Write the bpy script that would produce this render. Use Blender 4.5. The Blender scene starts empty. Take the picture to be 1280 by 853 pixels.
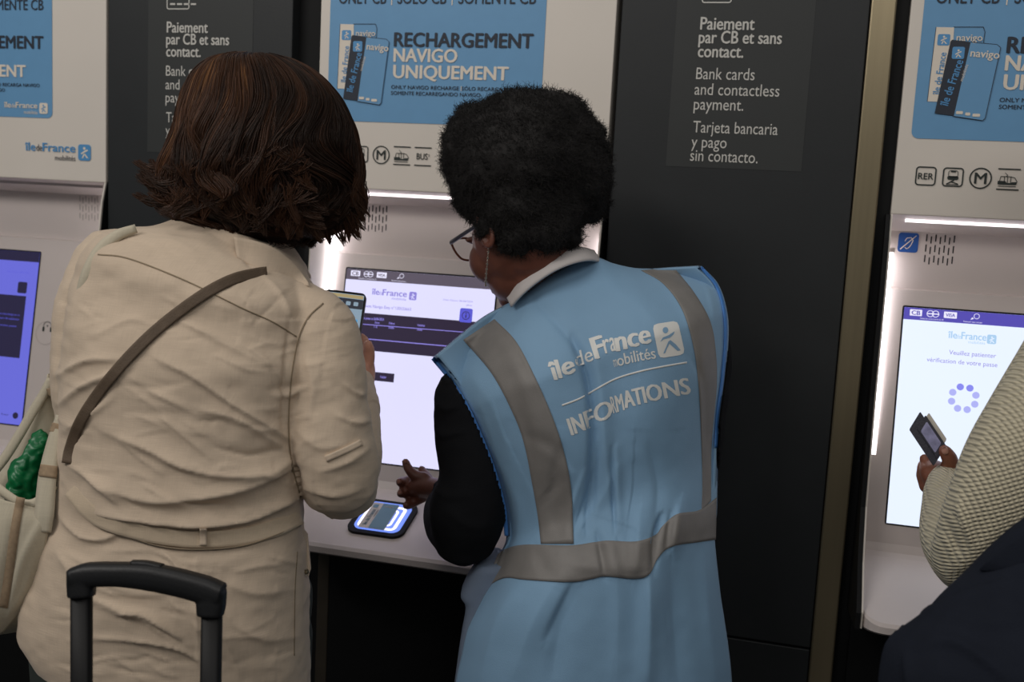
import bpy, bmesh, math, random
import numpy as np
from mathutils import Vector, Matrix
from mathutils.bvhtree import BVHTree
C = bpy.context.scene.collection
random.seed(7); RNG = np.random.default_rng(7)
PI = math.pi

# ---------------- camera ----------------
F = 1300.0
YAW, PITCH, ROLL = -0.25706, -0.12785, 0.05296
CP = np.array([1.70355, -1.94739, 1.42])
_f = np.array([math.sin(YAW)*math.cos(PITCH), math.cos(YAW)*math.cos(PITCH), math.sin(PITCH)])
_r0 = np.array([math.cos(YAW), -math.sin(YAW), 0.0]); _u0 = np.cross(_r0, _f)
RT = _r0*math.cos(ROLL) + _u0*math.sin(ROLL); UP = -_r0*math.sin(ROLL) + _u0*math.cos(ROLL); FW = _f
cd = bpy.data.cameras.new('camera'); cam = bpy.data.objects.new('camera', cd); C.objects.link(cam)
cd.sensor_fit = 'HORIZONTAL'; cd.sensor_width = 36; cd.lens = F/1280*36; cd.clip_start = 0.05; cd.clip_end = 60
cam.matrix_world = Matrix(((RT[0], UP[0], -FW[0], CP[0]), (RT[1], UP[1], -FW[1], CP[1]), (RT[2], UP[2], -FW[2], CP[2]), (0, 0, 0, 1)))
cd.dof.use_dof = True; cd.dof.focus_distance = 1.6; cd.dof.aperture_fstop = 5.0
bpy.context.scene.camera = cam
# ---------------- world, lights, exposure ----------------
sc = bpy.context.scene
sc.view_settings.view_transform = 'Standard'; sc.view_settings.look = 'None'
sc.view_settings.exposure = 0.0; sc.view_settings.gamma = 1.0; sc.view_settings.use_curve_mapping = False
w = bpy.data.worlds.new('hall_light'); sc.world = w; w.use_nodes = True
w.node_tree.nodes['Background'].inputs[0].default_value = (0.92, 0.96, 1.0, 1); w.node_tree.nodes['Background'].inputs[1].default_value = 0.11
def area(name, loc, target, sx, sy, power, col):
    l = bpy.data.lights.new(name, 'AREA'); l.shape = 'RECTANGLE'; l.size = sx; l.size_y = sy; l.energy = power; l.color = col
    o = bpy.data.objects.new(name, l); C.objects.link(o); o.location = loc
    o.rotation_euler = (Vector(target)-Vector(loc)).to_track_quat('-Z', 'Y').to_euler(); return o
area('ceiling_lamp', (-0.3, -2.8, 3.1), (0.6, -0.5, 1.3), 2.2, 0.5, 36, (1.0, 0.95, 0.90))
area('ceiling_lamp', (2.6, -3.2, 3.1), (1.6, -0.4, 1.3), 2.4, 0.5, 20, (1.0, 0.95, 0.90))
area('ceiling_lamp', (0.9, -0.9, 3.2), (0.9, -0.9, 0), 2.6, 0.3, 7, (1.0, 0.95, 0.88))

# ---------------- helpers ----------------
def ray(px, py): return FW + RT*((px-640)/F) + UP*((426.5-py)/F)
def W(px, py, d): return CP + ray(px, py)*d
def plane(px, py, Y=0.0):
    r = ray(px, py); return CP + r*((Y-CP[1])/r[1])
def project(V):
    D = np.asarray(V)-CP; z = D@FW
    return 640+F*(D@RT)/z, 426.5-F*(D@UP)/z, z
def up_z(px, py, d, z):   # depth kept, world height replaced
    p = W(px, py, d); p[2] = z; return p

def srgb(r, g, b):
    def c(v):
        v /= 255.0
        return v/12.92 if v <= 0.04045 else ((v+0.055)/1.055)**2.4
    return (c(r), c(g), c(b), 1.0)

def mat(name, col, rough=0.5, metal=0.0, var=0.06, vscale=30.0, bump=0.0, bscale=300.0, spec=0.5, stretch=(1, 1, 1), sheen=0.0):
    m = bpy.data.materials.new(name); m.use_nodes = True; nt = m.node_tree; n = nt.nodes; L = nt.links
    b = n['Principled BSDF']; b.inputs['Roughness'].default_value = rough; b.inputs['Metallic'].default_value = metal
    b.inputs['Specular IOR Level'].default_value = spec
    if sheen: b.inputs['Sheen Weight'].default_value = sheen
    tc = n.new('ShaderNodeTexCoord'); mp = n.new('ShaderNodeMapping'); L.new(tc.outputs['Object'], mp.inputs[0])
    mp.inputs['Scale'].default_value = stretch
    nz = n.new('ShaderNodeTexNoise'); nz.inputs['Scale'].default_value = vscale; nz.inputs['Detail'].default_value = 4
    L.new(mp.outputs[0], nz.inputs['Vector'])
    mr = n.new('ShaderNodeMapRange'); mr.inputs[3].default_value = 1-var; mr.inputs[4].default_value = 1+var
    mr.inputs[1].default_value = 0.3; mr.inputs[2].default_value = 0.7
    L.new(nz.outputs[0], mr.inputs[0])
    vm = n.new('ShaderNodeVectorMath'); vm.operation = 'SCALE'; vm.inputs[0].default_value = col[:3]; L.new(mr.outputs[0], vm.inputs['Scale'])
    L.new(vm.outputs[0], b.inputs['Base Color'])
    if bump:
        n2 = n.new('ShaderNodeTexNoise'); n2.inputs['Scale'].default_value = bscale; n2.inputs['Detail'].default_value = 3
        L.new(mp.outputs[0], n2.inputs['Vector'])
        bp = n.new('ShaderNodeBump'); bp.inputs['Strength'].default_value = bump; bp.inputs['Distance'].default_value = 0.002
        L.new(n2.outputs[0], bp.inputs['Height']); L.new(bp.outputs[0], b.inputs['Normal'])
    return m
def linen(name, col, amp=0.07, rough=0.9, sc1=700):
    m = mat(name, col, rough, var=0.05, vscale=9, spec=0.15, sheen=0.15); nt = m.node_tree; n = nt.nodes; L = nt.links
    b = n['Principled BSDF']; tc = n.new('ShaderNodeTexCoord'); hs = []
    for st in ((sc1, sc1*0.06, sc1*0.06), (sc1*0.08, sc1*0.08, sc1)):
        mp = n.new('ShaderNodeMapping'); mp.inputs['Scale'].default_value = st; L.new(tc.outputs['Object'], mp.inputs[0])
        nz = n.new('ShaderNodeTexNoise'); nz.inputs['Scale'].default_value = 1.0; nz.inputs['Detail'].default_value = 2; L.new(mp.outputs[0], nz.inputs['Vector']); hs.append(nz)
    ad = n.new('ShaderNodeMath'); ad.operation = 'ADD'; L.new(hs[0].outputs[0], ad.inputs[0]); L.new(hs[1].outputs[0], ad.inputs[1])
    mr = n.new('ShaderNodeMapRange'); mr.inputs[1].default_value = 0.6; mr.inputs[2].default_value = 1.4; mr.inputs[3].default_value = 1-amp; mr.inputs[4].default_value = 1+amp
    L.new(ad.outputs[0], mr.inputs[0])
    src = b.inputs['Base Color'].links[0].from_socket
    vm = n.new('ShaderNodeVectorMath'); vm.operation = 'SCALE'; L.new(src, vm.inputs[0]); L.new(mr.outputs[0], vm.inputs['Scale']); L.new(vm.outputs[0], b.inputs['Base Color'])
    bp = n.new('ShaderNodeBump'); bp.inputs['Strength'].default_value = 0.25; bp.inputs['Distance'].default_value = 0.001
    L.new(ad.outputs[0], bp.inputs['Height']); L.new(bp.outputs[0], b.inputs['Normal']); return m
def waffle(name, col):
    m = mat(name, col, 0.9, var=0.04, vscale=12, spec=0.1, sheen=0.3); nt = m.node_tree; n = nt.nodes; L = nt.links; b = n['Principled BSDF']
    at = n.new('ShaderNodeAttribute'); at.attribute_name = 'knit'; vo = n.new('ShaderNodeTexVoronoi'); vo.inputs['Scale'].default_value = 1.0; vo.inputs['Randomness'].default_value = 0.15
    vo.voronoi_dimensions = '3D'; L.new(at.outputs['Vector'], vo.inputs['Vector'])
    mr = n.new('ShaderNodeMapRange'); mr.inputs[1].default_value = 0.1; mr.inputs[2].default_value = 0.65; mr.inputs[3].default_value = 1.0; mr.inputs[4].default_value = 0.0; L.new(vo.outputs['Distance'], mr.inputs[0])
    bp = n.new('ShaderNodeBump'); bp.inputs['Strength'].default_value = 0.9; bp.inputs['Distance'].default_value = 0.004; L.new(mr.outputs[0], bp.inputs['Height']); L.new(bp.outputs[0], b.inputs['Normal'])
    m2 = n.new('ShaderNodeMapRange'); m2.inputs[3].default_value = 0.74; m2.inputs[4].default_value = 1.08; L.new(mr.outputs[0], m2.inputs[0])
    src = b.inputs['Base Color'].links[0].from_socket
    vm = n.new('ShaderNodeVectorMath'); vm.operation = 'SCALE'; L.new(src, vm.inputs[0]); L.new(m2.outputs[0], vm.inputs['Scale']); L.new(vm.outputs[0], b.inputs['Base Color']); return m
def emit(name, col, s=1.0):
    m = bpy.data.materials.new(name); m.use_nodes = True; nt = m.node_tree; b = nt.nodes['Principled BSDF']
    b.inputs['Base Color'].default_value = (0.01, 0.01, 0.01, 1); b.inputs['Roughness'].default_value = 0.25; b.inputs['Specular IOR Level'].default_value = 0.3
    tc = nt.nodes.new('ShaderNodeTexCoord'); nz = nt.nodes.new('ShaderNodeTexNoise'); nz.inputs['Scale'].default_value = 3
    nt.links.new(tc.outputs['Object'], nz.inputs['Vector'])
    mr = nt.nodes.new('ShaderNodeMapRange'); mr.inputs[3].default_value = 0.96*s; mr.inputs[4].default_value = 1.04*s; nt.links.new(nz.outputs[0], mr.inputs[0])
    b.inputs['Emission Color'].default_value = col; nt.links.new(mr.outputs[0], b.inputs['Emission Strength']); return m

def link(name, verts, faces, m, parent=None, smooth=False):
    me = bpy.data.meshes.new(name)
    me.from_pydata([tuple(map(float, v)) for v in verts], [], [tuple(map(int, f)) for f in faces])
    if m: me.materials.append(m)
    if smooth: me.shade_smooth()
    me.update()
    o = bpy.data.objects.new(name, me); C.objects.link(o)
    if parent: o.parent = parent
    return o
def adopt(o, parent):   # parent without moving, the mesh being in world coordinates
    bpy.context.view_layer.update(); o.parent = parent; o.matrix_parent_inverse = parent.matrix_world.inverted(); return o
def tag(o, label=None, cat=None, group=None, kind=None):
    if label: o['label'] = label
    if cat: o['category'] = cat
    if group: o['group'] = group
    if kind: o['kind'] = kind
    return o
def empty(name, loc, label=None, cat=None, group=None):
    o = bpy.data.objects.new(name, None); C.objects.link(o); o.location = loc; o.empty_display_size = 0.1
    bpy.context.view_layer.update()
    return tag(o, label, cat, group)
def rebase(o, parent):   # world-space mesh -> child of an Empty with plain translation: shift the vertices
    v = np.array(parent_world(parent)); me = o.data; n = len(me.vertices); a = np.empty(n*3); me.vertices.foreach_get('co', a)
    a = a.reshape(-1, 3)-v; me.vertices.foreach_set('co', a.ravel()); me.update(); o.parent = parent; return o
def parent_world(p):
    v = Vector((0, 0, 0))
    while p is not None: v += p.location; p = p.parent
    return v
def bake(name, verts, faces, m, parent, smooth=True):    # world-space mesh under a translated parent
    o = link(name, verts, faces, m, None, smooth)
    return rebase(o, parent)

def box(x0, x1, y0, y1, z0, z1, b=0.0):
    if b <= 0:
        v = [(x, y, z) for x in (x0, x1) for y in (y0, y1) for z in (z0, z1)]
        f = [(0, 1, 3, 2), (4, 6, 7, 5), (0, 4, 5, 1), (2, 3, 7, 6), (0, 2, 6, 4), (1, 5, 7, 3)]
        return v, f
    bm = bmesh.new(); bmesh.ops.create_cube(bm, size=1)
    for q in bm.verts: q.co = ((x0+x1)/2+q.co.x*(x1-x0), (y0+y1)/2+q.co.y*(y1-y0), (z0+z1)/2+q.co.z*(z1-z0))
    bmesh.ops.bevel(bm, geom=bm.edges[:], offset=b, segments=2, profile=0.5, affect='EDGES')
    r = ([tuple(q.co) for q in bm.verts], [[q.index for q in fc.verts] for fc in (bm.verts.index_update() or bm.faces)]); bm.free(); return r
def join(parts):
    V = []; Fc = []
    for v, f in parts:
        k = len(V); V += [tuple(map(float, p)) for p in v]; Fc += [tuple(i+k for i in q) for q in f]
    return V, Fc

# flat print collected in a local XZ plane (facing -Y)
class Flat:
    def __init__(s, y=0.0): s.v = []; s.f = []; s.y = y; s.seg = []
    def poly(s, pts):
        k = len(s.v); s.v += [(p[0], s.y, p[1]) for p in pts]; s.f.append(tuple(range(k, k+len(pts)))); return s
    def rrect(s, x0, x1, z0, z1, r=0.0, n=5): return s.poly(rr(x0, x1, z0, z1, r, n))
    def ring(s, outer, inner):
        k = len(s.v); n = len(outer); s.v += [(p[0], s.y, p[1]) for p in outer]+[(p[0], s.y, p[1]) for p in inner]
        for i in range(n): s.f.append((k+i, k+(i+1) % n, k+n+(i+1) % n, k+n+i))
        return s
    def frame(s, x0, x1, z0, z1, r, t): return s.ring(rr(x0, x1, z0, z1, r), rr(x0+t, x1-t, z0+t, z1-t, max(r-t, 0.0001)))
    def disc(s, x, z, r, n=20): return s.poly([(x+r*math.cos(2*PI*i/n), z+r*math.sin(2*PI*i/n)) for i in range(n)])
    def circ(s, x, z, r, t, n=28): return s.ring([(x+r*math.cos(2*PI*i/n), z+r*math.sin(2*PI*i/n)) for i in range(n)], [(x+(r-t)*math.cos(2*PI*i/n), z+(r-t)*math.sin(2*PI*i/n)) for i in range(n)])
    def line(s, pts, t):
        for a, b in zip(pts[:-1], pts[1:]):
            dx, dz = b[0]-a[0], b[1]-a[1]; l = math.hypot(dx, dz) or 1; nx, nz = -dz/l*t/2, dx/l*t/2
            s.poly([(a[0]+nx, a[1]+nz), (a[0]-nx, a[1]-nz), (b[0]-nx, b[1]-nz), (b[0]+nx, b[1]+nz)])
        return s
    def text(s, st, x0, z0, width, cap, bold=0.0, rot=0.0):
        v, f = text_mesh(st, bold); xs = [p[0] for p in v]; sx = width/(max(xs)-min(xs)); sz = cap/CAPH; mx = min(xs)
        k = len(s.v); c, q = math.cos(rot), math.sin(rot); s.seg.append((len(s.v), len(s.v)+len(v), len(s.f), len(s.f)+len(f)))
        for p in v:
            a, b = (p[0]-mx)*sx, p[1]*sz; s.v.append((x0+a*c-b*q, s.y-p[2], z0+a*q+b*c))
        s.f += [tuple(i+k for i in fc) for fc in f]; return s
    def out(s, name, m, parent, label=None):
        if len(s.seg) > 1:    # every written line is a piece of its own
            used = set()
            for a, b, c, d in s.seg: link(name, s.v[a:b], [tuple(i-a for i in q) for q in s.f[c:d]], m, parent); used.update(range(c, d))
            rest = [q for i, q in enumerate(s.f) if i not in used]
            if not rest: return None
            ids = sorted({i for q in rest for i in q}); mp = {i: j for j, i in enumerate(ids)}
            return link('print_mark', [s.v[i] for i in ids], [tuple(mp[i] for i in q) for q in rest], m, parent)
        o = link(name, s.v, s.f, m, parent)
        if label: o['label'] = label
        return o
def rr(x0, x1, z0, z1, r, n=5):
    if r <= 0: return [(x0, z0), (x1, z0), (x1, z1), (x0, z1)]
    P = []
    for cx, cz, a in ((x1-r, z0+r, -PI/2), (x1-r, z1-r, 0), (x0+r, z1-r, PI/2), (x0+r, z0+r, PI)):
        for i in range(n+1): P.append((cx+r*math.cos(a+PI/2*i/n), cz+r*math.sin(a+PI/2*i/n)))
    return P
_tc = {}
def text_mesh(st, bold=0.0):
    if (st, bold) in _tc: return _tc[(st, bold)]
    cu = bpy.data.curves.new('t', 'FONT'); cu.body = st;  cu.resolution_u = 3
    o = bpy.data.objects.new('t', cu); C.objects.link(o); dg = bpy.context.evaluated_depsgraph_get()
    me = o.evaluated_get(dg).to_mesh(); v = [tuple(p.co) for p in me.vertices]; f = [tuple(p.vertices) for p in me.polygons]
    bpy.data.objects.remove(o); bpy.data.curves.remove(cu)
    if bold > 0:
        k = len(v); e = bold*0.75; sh = [(-e, 0, 0.0), (e, 0, 0.00012), (-e*0.3, e*0.5, 0.00024), (e*0.3, -e*0.5, 0.00036)]
        v, f = [(p[0]+a, p[1]+b, c) for a, b, c in sh for p in v], [tuple(i+k*j for i in q) for j in range(4) for q in f]
    _tc[(st, bold)] = (v, f); return v, f
CAPH = max(p[1] for p in text_mesh('H')[0])

# value noise
_T = RNG.random((32, 32, 32))
def vnoise(P, s):
    P = np.asarray(P)*s+100.0; i = np.floor(P).astype(int); f = P-i; f = f*f*(3-2*f); i %= 31; out = 0
    for a in (0, 1):
        for b in (0, 1):
            for c in (0, 1):
                wgt = (f[:, 0] if a else 1-f[:, 0])*(f[:, 1] if b else 1-f[:, 1])*(f[:, 2] if c else 1-f[:, 2])
                out = out+wgt*_T[i[:, 0]+a, i[:, 1]+b, i[:, 2]+c]
    return out*2-1
def resample(pts, n):
    P = np.array(pts, float); P2 = np.vstack([2*P[0]-P[1], P, 2*P[-1]-P[-2]]); L = len(P)-1; out = []
    for t in np.linspace(0, L, n):
        i = min(int(t), L-1); u = t-i; a, b, c, d = P2[i], P2[i+1], P2[i+2], P2[i+3]
        out.append(0.5*((2*b)+(-a+c)*u+(2*a-5*b+4*c-d)*u*u+(-a+3*b-3*c+d)*u**3))
    return np.array(out)

# solids
def grid_faces(nr, n, closed=True):
    f = []
    for i in range(nr-1):
        for j in range(n if closed else n-1):
            f.append((i*n+j, i*n+(j+1) % n, (i+1)*n+(j+1) % n, (i+1)*n+j))
    return f
def loft(rings, n=48, power=2.4, sub=4, caps=True):
    """rings: (xl,yl,dl, xr,yr,dr, back, front) pixels/depths -> metres of depth behind and in front of the side-to-side axis"""
    R = resample([(*W(a[0], a[1], a[2]), *W(a[3], a[4], a[5]), a[6], a[7]) for a in rings], (len(rings)-1)*sub+1)
    V = []
    for q in R:
        L_, R_ = q[:3], q[3:6]; c = (L_+R_)/2; ax = (R_-L_)/2; h = np.cross([0, 0, 1.0], ax); h /= np.linalg.norm(h)
        for j in range(n):
            t = 2*PI*j/n; ct, st = math.cos(t), math.sin(t)
            e = 2/power; cx = math.copysign(abs(ct)**e, ct); sx = math.copysign(abs(st)**e, st)
            V.append(c+ax*cx+h*(sx*(q[7] if sx > 0 else q[6])))
    F_ = grid_faces(len(R), n)
    if caps: F_ += [tuple(range(n))[::-1], tuple(range((len(R)-1)*n, len(R)*n))]
    return V, F_
def tube3(P, rad, n=20, flat=1.0, axis=None):
    P = np.array(P, float); V = []; up = np.array([0.3, 0.2, 1.0]) if axis is None else np.array(axis, float)
    a = None
    for i in range(len(P)):
        t = P[min(i+1, len(P)-1)]-P[max(i-1, 0)]; t /= np.linalg.norm(t)+1e-9
        if a is None:
            a = np.cross(t, up)
            if np.linalg.norm(a) < 0.1: a = np.cross(t, [1.0, 0, 0])
        else: a = a-t*(a@t)
        a /= np.linalg.norm(a); b = np.cross(t, a)
        for j in range(n):
            th = 2*PI*j/n; V.append(P[i]+rad[i]*(a*math.cos(th)+b*math.sin(th)*flat))
    # round ends
    V0 = P[0]; t0 = P[0]-P[1]; t0 /= np.linalg.norm(t0); t1 = P[-1]-P[-2]; t1 /= np.linalg.norm(t1); m = len(P)
    F_ = grid_faces(m, n)
    for (c, t, r, base, flip) in ((P[0], t0, rad[0], 0, True), (P[-1], t1, rad[-1], (m-1)*n, False)):
        prev = base
        for ph in (0.5, 1.0):
            k = len(V)
            for j in range(n): V.append(c+(V[base+j]-c)*math.cos(ph*1.25)+t*r*math.sin(ph*1.25))
            for j in range(n): F_.append((prev+j, prev+(j+1) % n, k+(j+1) % n, k+j))
            prev = k
        F_.append(tuple(range(prev, prev+n)))
    return V, F_
def limb(pts, n=20, sub=5, flat=1.0):
    """pts: (px,py,depth,radius_px)"""
    R = resample([(*W(a[0], a[1], a[2]), a[3]*a[2]/F) for a in pts], (len(pts)-1)*sub+1)
    return tube3(R[:, :3], R[:, 3], n, flat)
def wlimb(pts, n=20, sub=5, flat=1.0):
    R = resample(pts, (len(pts)-1)*sub+1); return tube3(R[:, :3], R[:, 3], n, flat)
def ball(c, r, M=None, seg=20):
    """ellipsoid, radii r along the columns of M"""
    V = []; M = np.eye(3) if M is None else M; nr = seg//2
    for i in range(1, nr):
        ph = PI*i/nr
        for j in range(seg):
            th = 2*PI*j/seg; V.append(np.array(c)+M@(np.array([math.sin(ph)*math.cos(th)*r[0], math.sin(ph)*math.sin(th)*r[1], math.cos(ph)*r[2]])))
    F_ = grid_faces(nr-1, seg); F_.append(tuple(range(seg))); F_.append(tuple(range((nr-2)*seg, (nr-1)*seg))); return V, F_
def fuse(parts, voxel=0.004, smooth=2, fac=0.5):
    """one continuous surface from overlapping closed shapes"""
    v, f = join(parts); o = link('tmp', v, f, None); 
    md = o.modifiers.new('r', 'REMESH'); md.mode = 'VOXEL'; md.voxel_size = voxel; md.adaptivity = 0
    if smooth: s = o.modifiers.new('s', 'SMOOTH'); s.iterations = smooth; s.factor = fac
    dg = bpy.context.evaluated_depsgraph_get(); e = o.evaluated_get(dg); me = bpy.data.meshes.new_from_object(e)
    old = o.data; bpy.data.objects.remove(o); bpy.data.meshes.remove(old); return me
def getco(me): a = np.empty(len(me.vertices)*3); me.vertices.foreach_get('co', a); return a.reshape(-1, 3)
def getno(me): a = np.empty(len(me.vertices)*3, np.float32); me.vertex_normals.foreach_get('vector', a); return a.reshape(-1, 3).astype(float)
def setco(me, a): me.vertices.foreach_set('co', np.ascontiguousarray(a, dtype=np.float32).ravel()); me.update()
def fold_field(px, py, folds, sharp=0.0):
    out = np.zeros_like(px)
    for pts, amp, wd in folds:
        P = resample(pts, max(6, len(pts)*5)); best = np.full_like(px, 1e9); sg = np.zeros_like(px); tt = np.zeros_like(px)
        x0, x1 = P[:, 0].min()-4*wd, P[:, 0].max()+4*wd; y0, y1 = P[:, 1].min()-4*wd, P[:, 1].max()+4*wd
        idx = np.where((px > x0) & (px < x1) & (py > y0) & (py < y1))[0]
        if not len(idx): continue
        X, Y = px[idx], py[idx]; b = best[idx]; s_ = sg[idx]; t_ = tt[idx]
        for i in range(len(P)-1):
            a, d = P[i], P[i+1]-P[i]; l2 = d@d+1e-9; t = np.clip(((X-a[0])*d[0]+(Y-a[1])*d[1])/l2, 0, 1)
            ex, ey = X-a[0]-t*d[0], Y-a[1]-t*d[1]; q = ex*ex+ey*ey; mk = q < b
            b = np.where(mk, q, b); s_ = np.where(mk, ex*d[1]-ey*d[0], s_); t_ = np.where(mk, (i+t)/(len(P)-1), t_)
        di = np.sqrt(b); ww = np.where(s_ > 0, wd, wd*0.55)
        out[idx] += amp*((1-sharp)*np.exp(-(di/ww)**2)+sharp*np.exp(-di/(ww*0.55)))*np.clip(np.sin(PI*np.clip(t_*0.9+0.05, 0, 1)), 0, 1)**0.6
    return out
def drape(me, folds, noise=(), sharp=0.0):
    P = getco(me); N = getno(me); px, py, z = project(P); vis = np.clip(-(N@FW)*2.5, 0, 1)
    d = fold_field(px, py, folds, sharp)*vis
    for sc_, amp, st in noise: d = d+amp*vnoise(P*np.array(st), sc_)
    setco(me, P+N*d[:, None])
def part(me, name, m, parent, smooth=True):
    me.materials.clear(); me.materials.append(m)
    if smooth: me.shade_smooth()
    o = bpy.data.objects.new(name, me); C.objects.link(o); return rebase(o, parent) if parent else o
def tree_of(*objs):
    V = []; Fc = []
    for o in objs:
        off = np.array(parent_world(o)); a = getco(o.data)+off; k = len(V); V += [tuple(p) for p in a]
        Fc += [tuple(i+k for i in p.vertices) for p in o.data.polygons]
    return BVHTree.FromPolygons(V, Fc)
def hit(bvh, px, py):
    r = Vector(ray(px, py)); l = r.length; h = bvh.ray_cast(Vector(CP), r/l)
    return None if h[0] is None else h[3]/l
def hits(bvh, pts):
    D = [hit(bvh, p[0], p[1]) for p in pts]
    ok = [i for i, d in enumerate(D) if d is not None]
    for i, d in enumerate(D):
        if d is None: D[i] = D[min(ok, key=lambda j: abs(j-i))] if ok else 1.5
    return D
def sheet(name, bvh, edgeA, edgeB, m, parent, nu=7, nv=40, off=0.002, thick=0.0015, smoothd=0):
    """strip of cloth lying on a surface, between two pixel polylines"""
    A = resample(edgeA, nv); B = resample(edgeB, nv); D = np.zeros((nv, nu)); PX = np.zeros((nv, nu, 2))
    for j in range(nu): PX[:, j] = A+(B-A)*(j/(nu-1))
    D = np.array(hits(bvh, PX.reshape(-1, 2))).reshape(nv, nu)
    for _ in range(smoothd):
        E = D.copy(); E[1:-1] = np.minimum(D[1:-1], (D[:-2]+D[2:])/2+0.0005); D = E*0.5+0.5*E.mean(1, keepdims=True)
    V = [W(*PX[i, j], D[i, j]-off-thick) for i in range(nv) for j in range(nu)]+[W(*PX[i, j], D[i, j]-off+0.003) for i in range(nv) for j in range(nu)]
    F_ = []; K = nv*nu
    for i in range(nv-1):
        for j in range(nu-1):
            a = i*nu+j; F_.append((a, a+nu, a+nu+1, a+1)); F_.append((K+a, K+a+1, K+a+nu+1, K+a+nu))
        for a, s in ((i*nu, 0), (i*nu+nu-1, 1)): F_.append((a, a+K, a+nu+K, a+nu) if s == 0 else (a, a+nu, a+nu+K, a+K))
    for j in range(nu-1):
        F_.append((j, j+1, K+j+1, K+j)); b = (nv-1)*nu+j; F_.append((b, b+K, b+K+1, b+1))
    return bake(name, V, F_, m, parent)
def seam(name, bvh, pts, wpx, m, parent, nv=50, off=0.0006, thick=0.0008, nu=3, smoothd=0):
    P = resample(pts, nv); T = np.gradient(P, axis=0); T /= np.linalg.norm(T, axis=1, keepdims=True)+1e-9; N = np.stack([-T[:, 1], T[:, 0]], 1)*wpx/2
    return sheet(name, bvh, list(P+N), list(P-N), m, parent, nu, nv, off, thick, smoothd)
def decal(name, bvh, v, f, m, parent, off=0.0012, edge=5.0):
    """pixel-space triangles laid on a surface"""
    bm = bmesh.new(); vs = [bm.verts.new((p[0], p[1], 0)) for p in v]
    for q in f:
        try: bm.faces.new([vs[i] for i in q])
        except ValueError: pass
    bmesh.ops.triangulate(bm, faces=bm.faces[:])
    for _ in range(5):
        es = [e for e in bm.edges if e.calc_length() > edge]
        if not es: break
        bmesh.ops.subdivide_edges(bm, edges=es, cuts=1); bmesh.ops.triangulate(bm, faces=bm.faces[:])
    bm.verts.index_update(); P = [(q.co.x, q.co.y) for q in bm.verts]; D = hits(bvh, P)
    V = [W(p[0], p[1], d-off) for p, d in zip(P, D)]; F_ = [[q.index for q in fc.verts] for fc in bm.faces]; bm.free()
    return bake(name, V, F_, m, parent, smooth=False)
# ---------------- materials ----------------
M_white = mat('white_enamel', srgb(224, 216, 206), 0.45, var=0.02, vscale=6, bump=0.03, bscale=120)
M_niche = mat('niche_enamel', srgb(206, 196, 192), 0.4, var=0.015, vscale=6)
M_black = mat('black_frame', srgb(17, 18, 19), 0.6, var=0.1, spec=0.2)
M_dark = mat('anthracite_panel', srgb(34, 37, 39), 0.5, var=0.06, vscale=14, bump=0.05, bscale=200, spec=0.4)
M_notice = mat('anthracite_film', srgb(42, 45, 45), 0.55, var=0.04, vscale=14)
M_metal = mat('brushed_brass_steel', srgb(150, 138, 112), 0.36, metal=0.8, var=0.05, vscale=20, stretch=(6, 6, 0.1))
M_brz = mat('dull_bronze', srgb(62, 56, 47), 0.5, metal=0.3, var=0.1)
M_blue = mat('poster_blue', srgb(104, 158, 202), 0.5, var=0.02)
M_ink = mat('dark_ink', srgb(38, 46, 60), 0.6, var=0.02)
M_icon = mat('icon_ink', srgb(40, 48, 46), 0.6, var=0.02)
M_wprint = mat('white_print', srgb(232, 222, 208), 0.6, var=0.02)
M_gprint = mat('grey_print', srgb(206, 204, 198), 0.6, var=0.02)
M_sblue = mat('sign_blue', srgb(30, 82, 158), 0.5, var=0.02)
M_lblue = mat('logo_blue', srgb(84, 150, 204), 0.5, var=0.02)
M_slot = mat('slot_dark', srgb(44, 44, 46), 0.7, var=0.05)
M_slotp = mat('slot_painted', srgb(160, 152, 148), 0.7, var=0.05)
M_floor = mat('dark_granite', srgb(62, 60, 58), 0.45, var=0.2, vscale=180)
E_strip = emit('led_strip', (1.0, 0.93, 0.96, 1), 5.0)
E_strip2 = emit('led_strip_soffit', (1.0, 0.90, 0.93, 1), 2.2)
E_scr1 = emit('screen_white', srgb(222, 220, 255), 1.05)
E_scr2 = emit('screen_pale', srgb(226, 236, 255), 1.1)
E_scr0 = emit('screen_violet', srgb(104, 106, 214), 1.0)
E_bar1 = emit('screen_grey', srgb(92, 84, 98), 1.0)
E_bar0 = emit('screen_dark', srgb(38, 34, 62), 1.0)
E_bar2 = emit('screen_indigo', srgb(84, 76, 176), 1.0)
E_ink = emit('screen_ink', srgb(48, 40, 60), 1.0)
E_lav = emit('screen_lavender', srgb(150, 140, 235), 1.0)
E_btxt = emit('screen_blue_text', srgb(140, 130, 215), 1.0)
E_wh = emit('screen_bright', srgb(235, 232, 255), 1.0)
E_pale = emit('screen_pale_blue', srgb(172, 208, 240), 1.0)
E_icn = emit('screen_icon', srgb(92, 92, 210), 1.0)
E_dot = emit('screen_dot', srgb(176, 180, 246), 1.0)
E_dot2 = emit('screen_dot_dark', srgb(138, 140, 240), 1.0)
E_rd = emit('reader_glow', srgb(110, 140, 240), 1.1)
E_rdw = emit('reader_light', srgb(250, 245, 255), 1.5)

K0, K1, K2 = -0.3165, 0.7655, 1.8655; KW = 0.591
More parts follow.
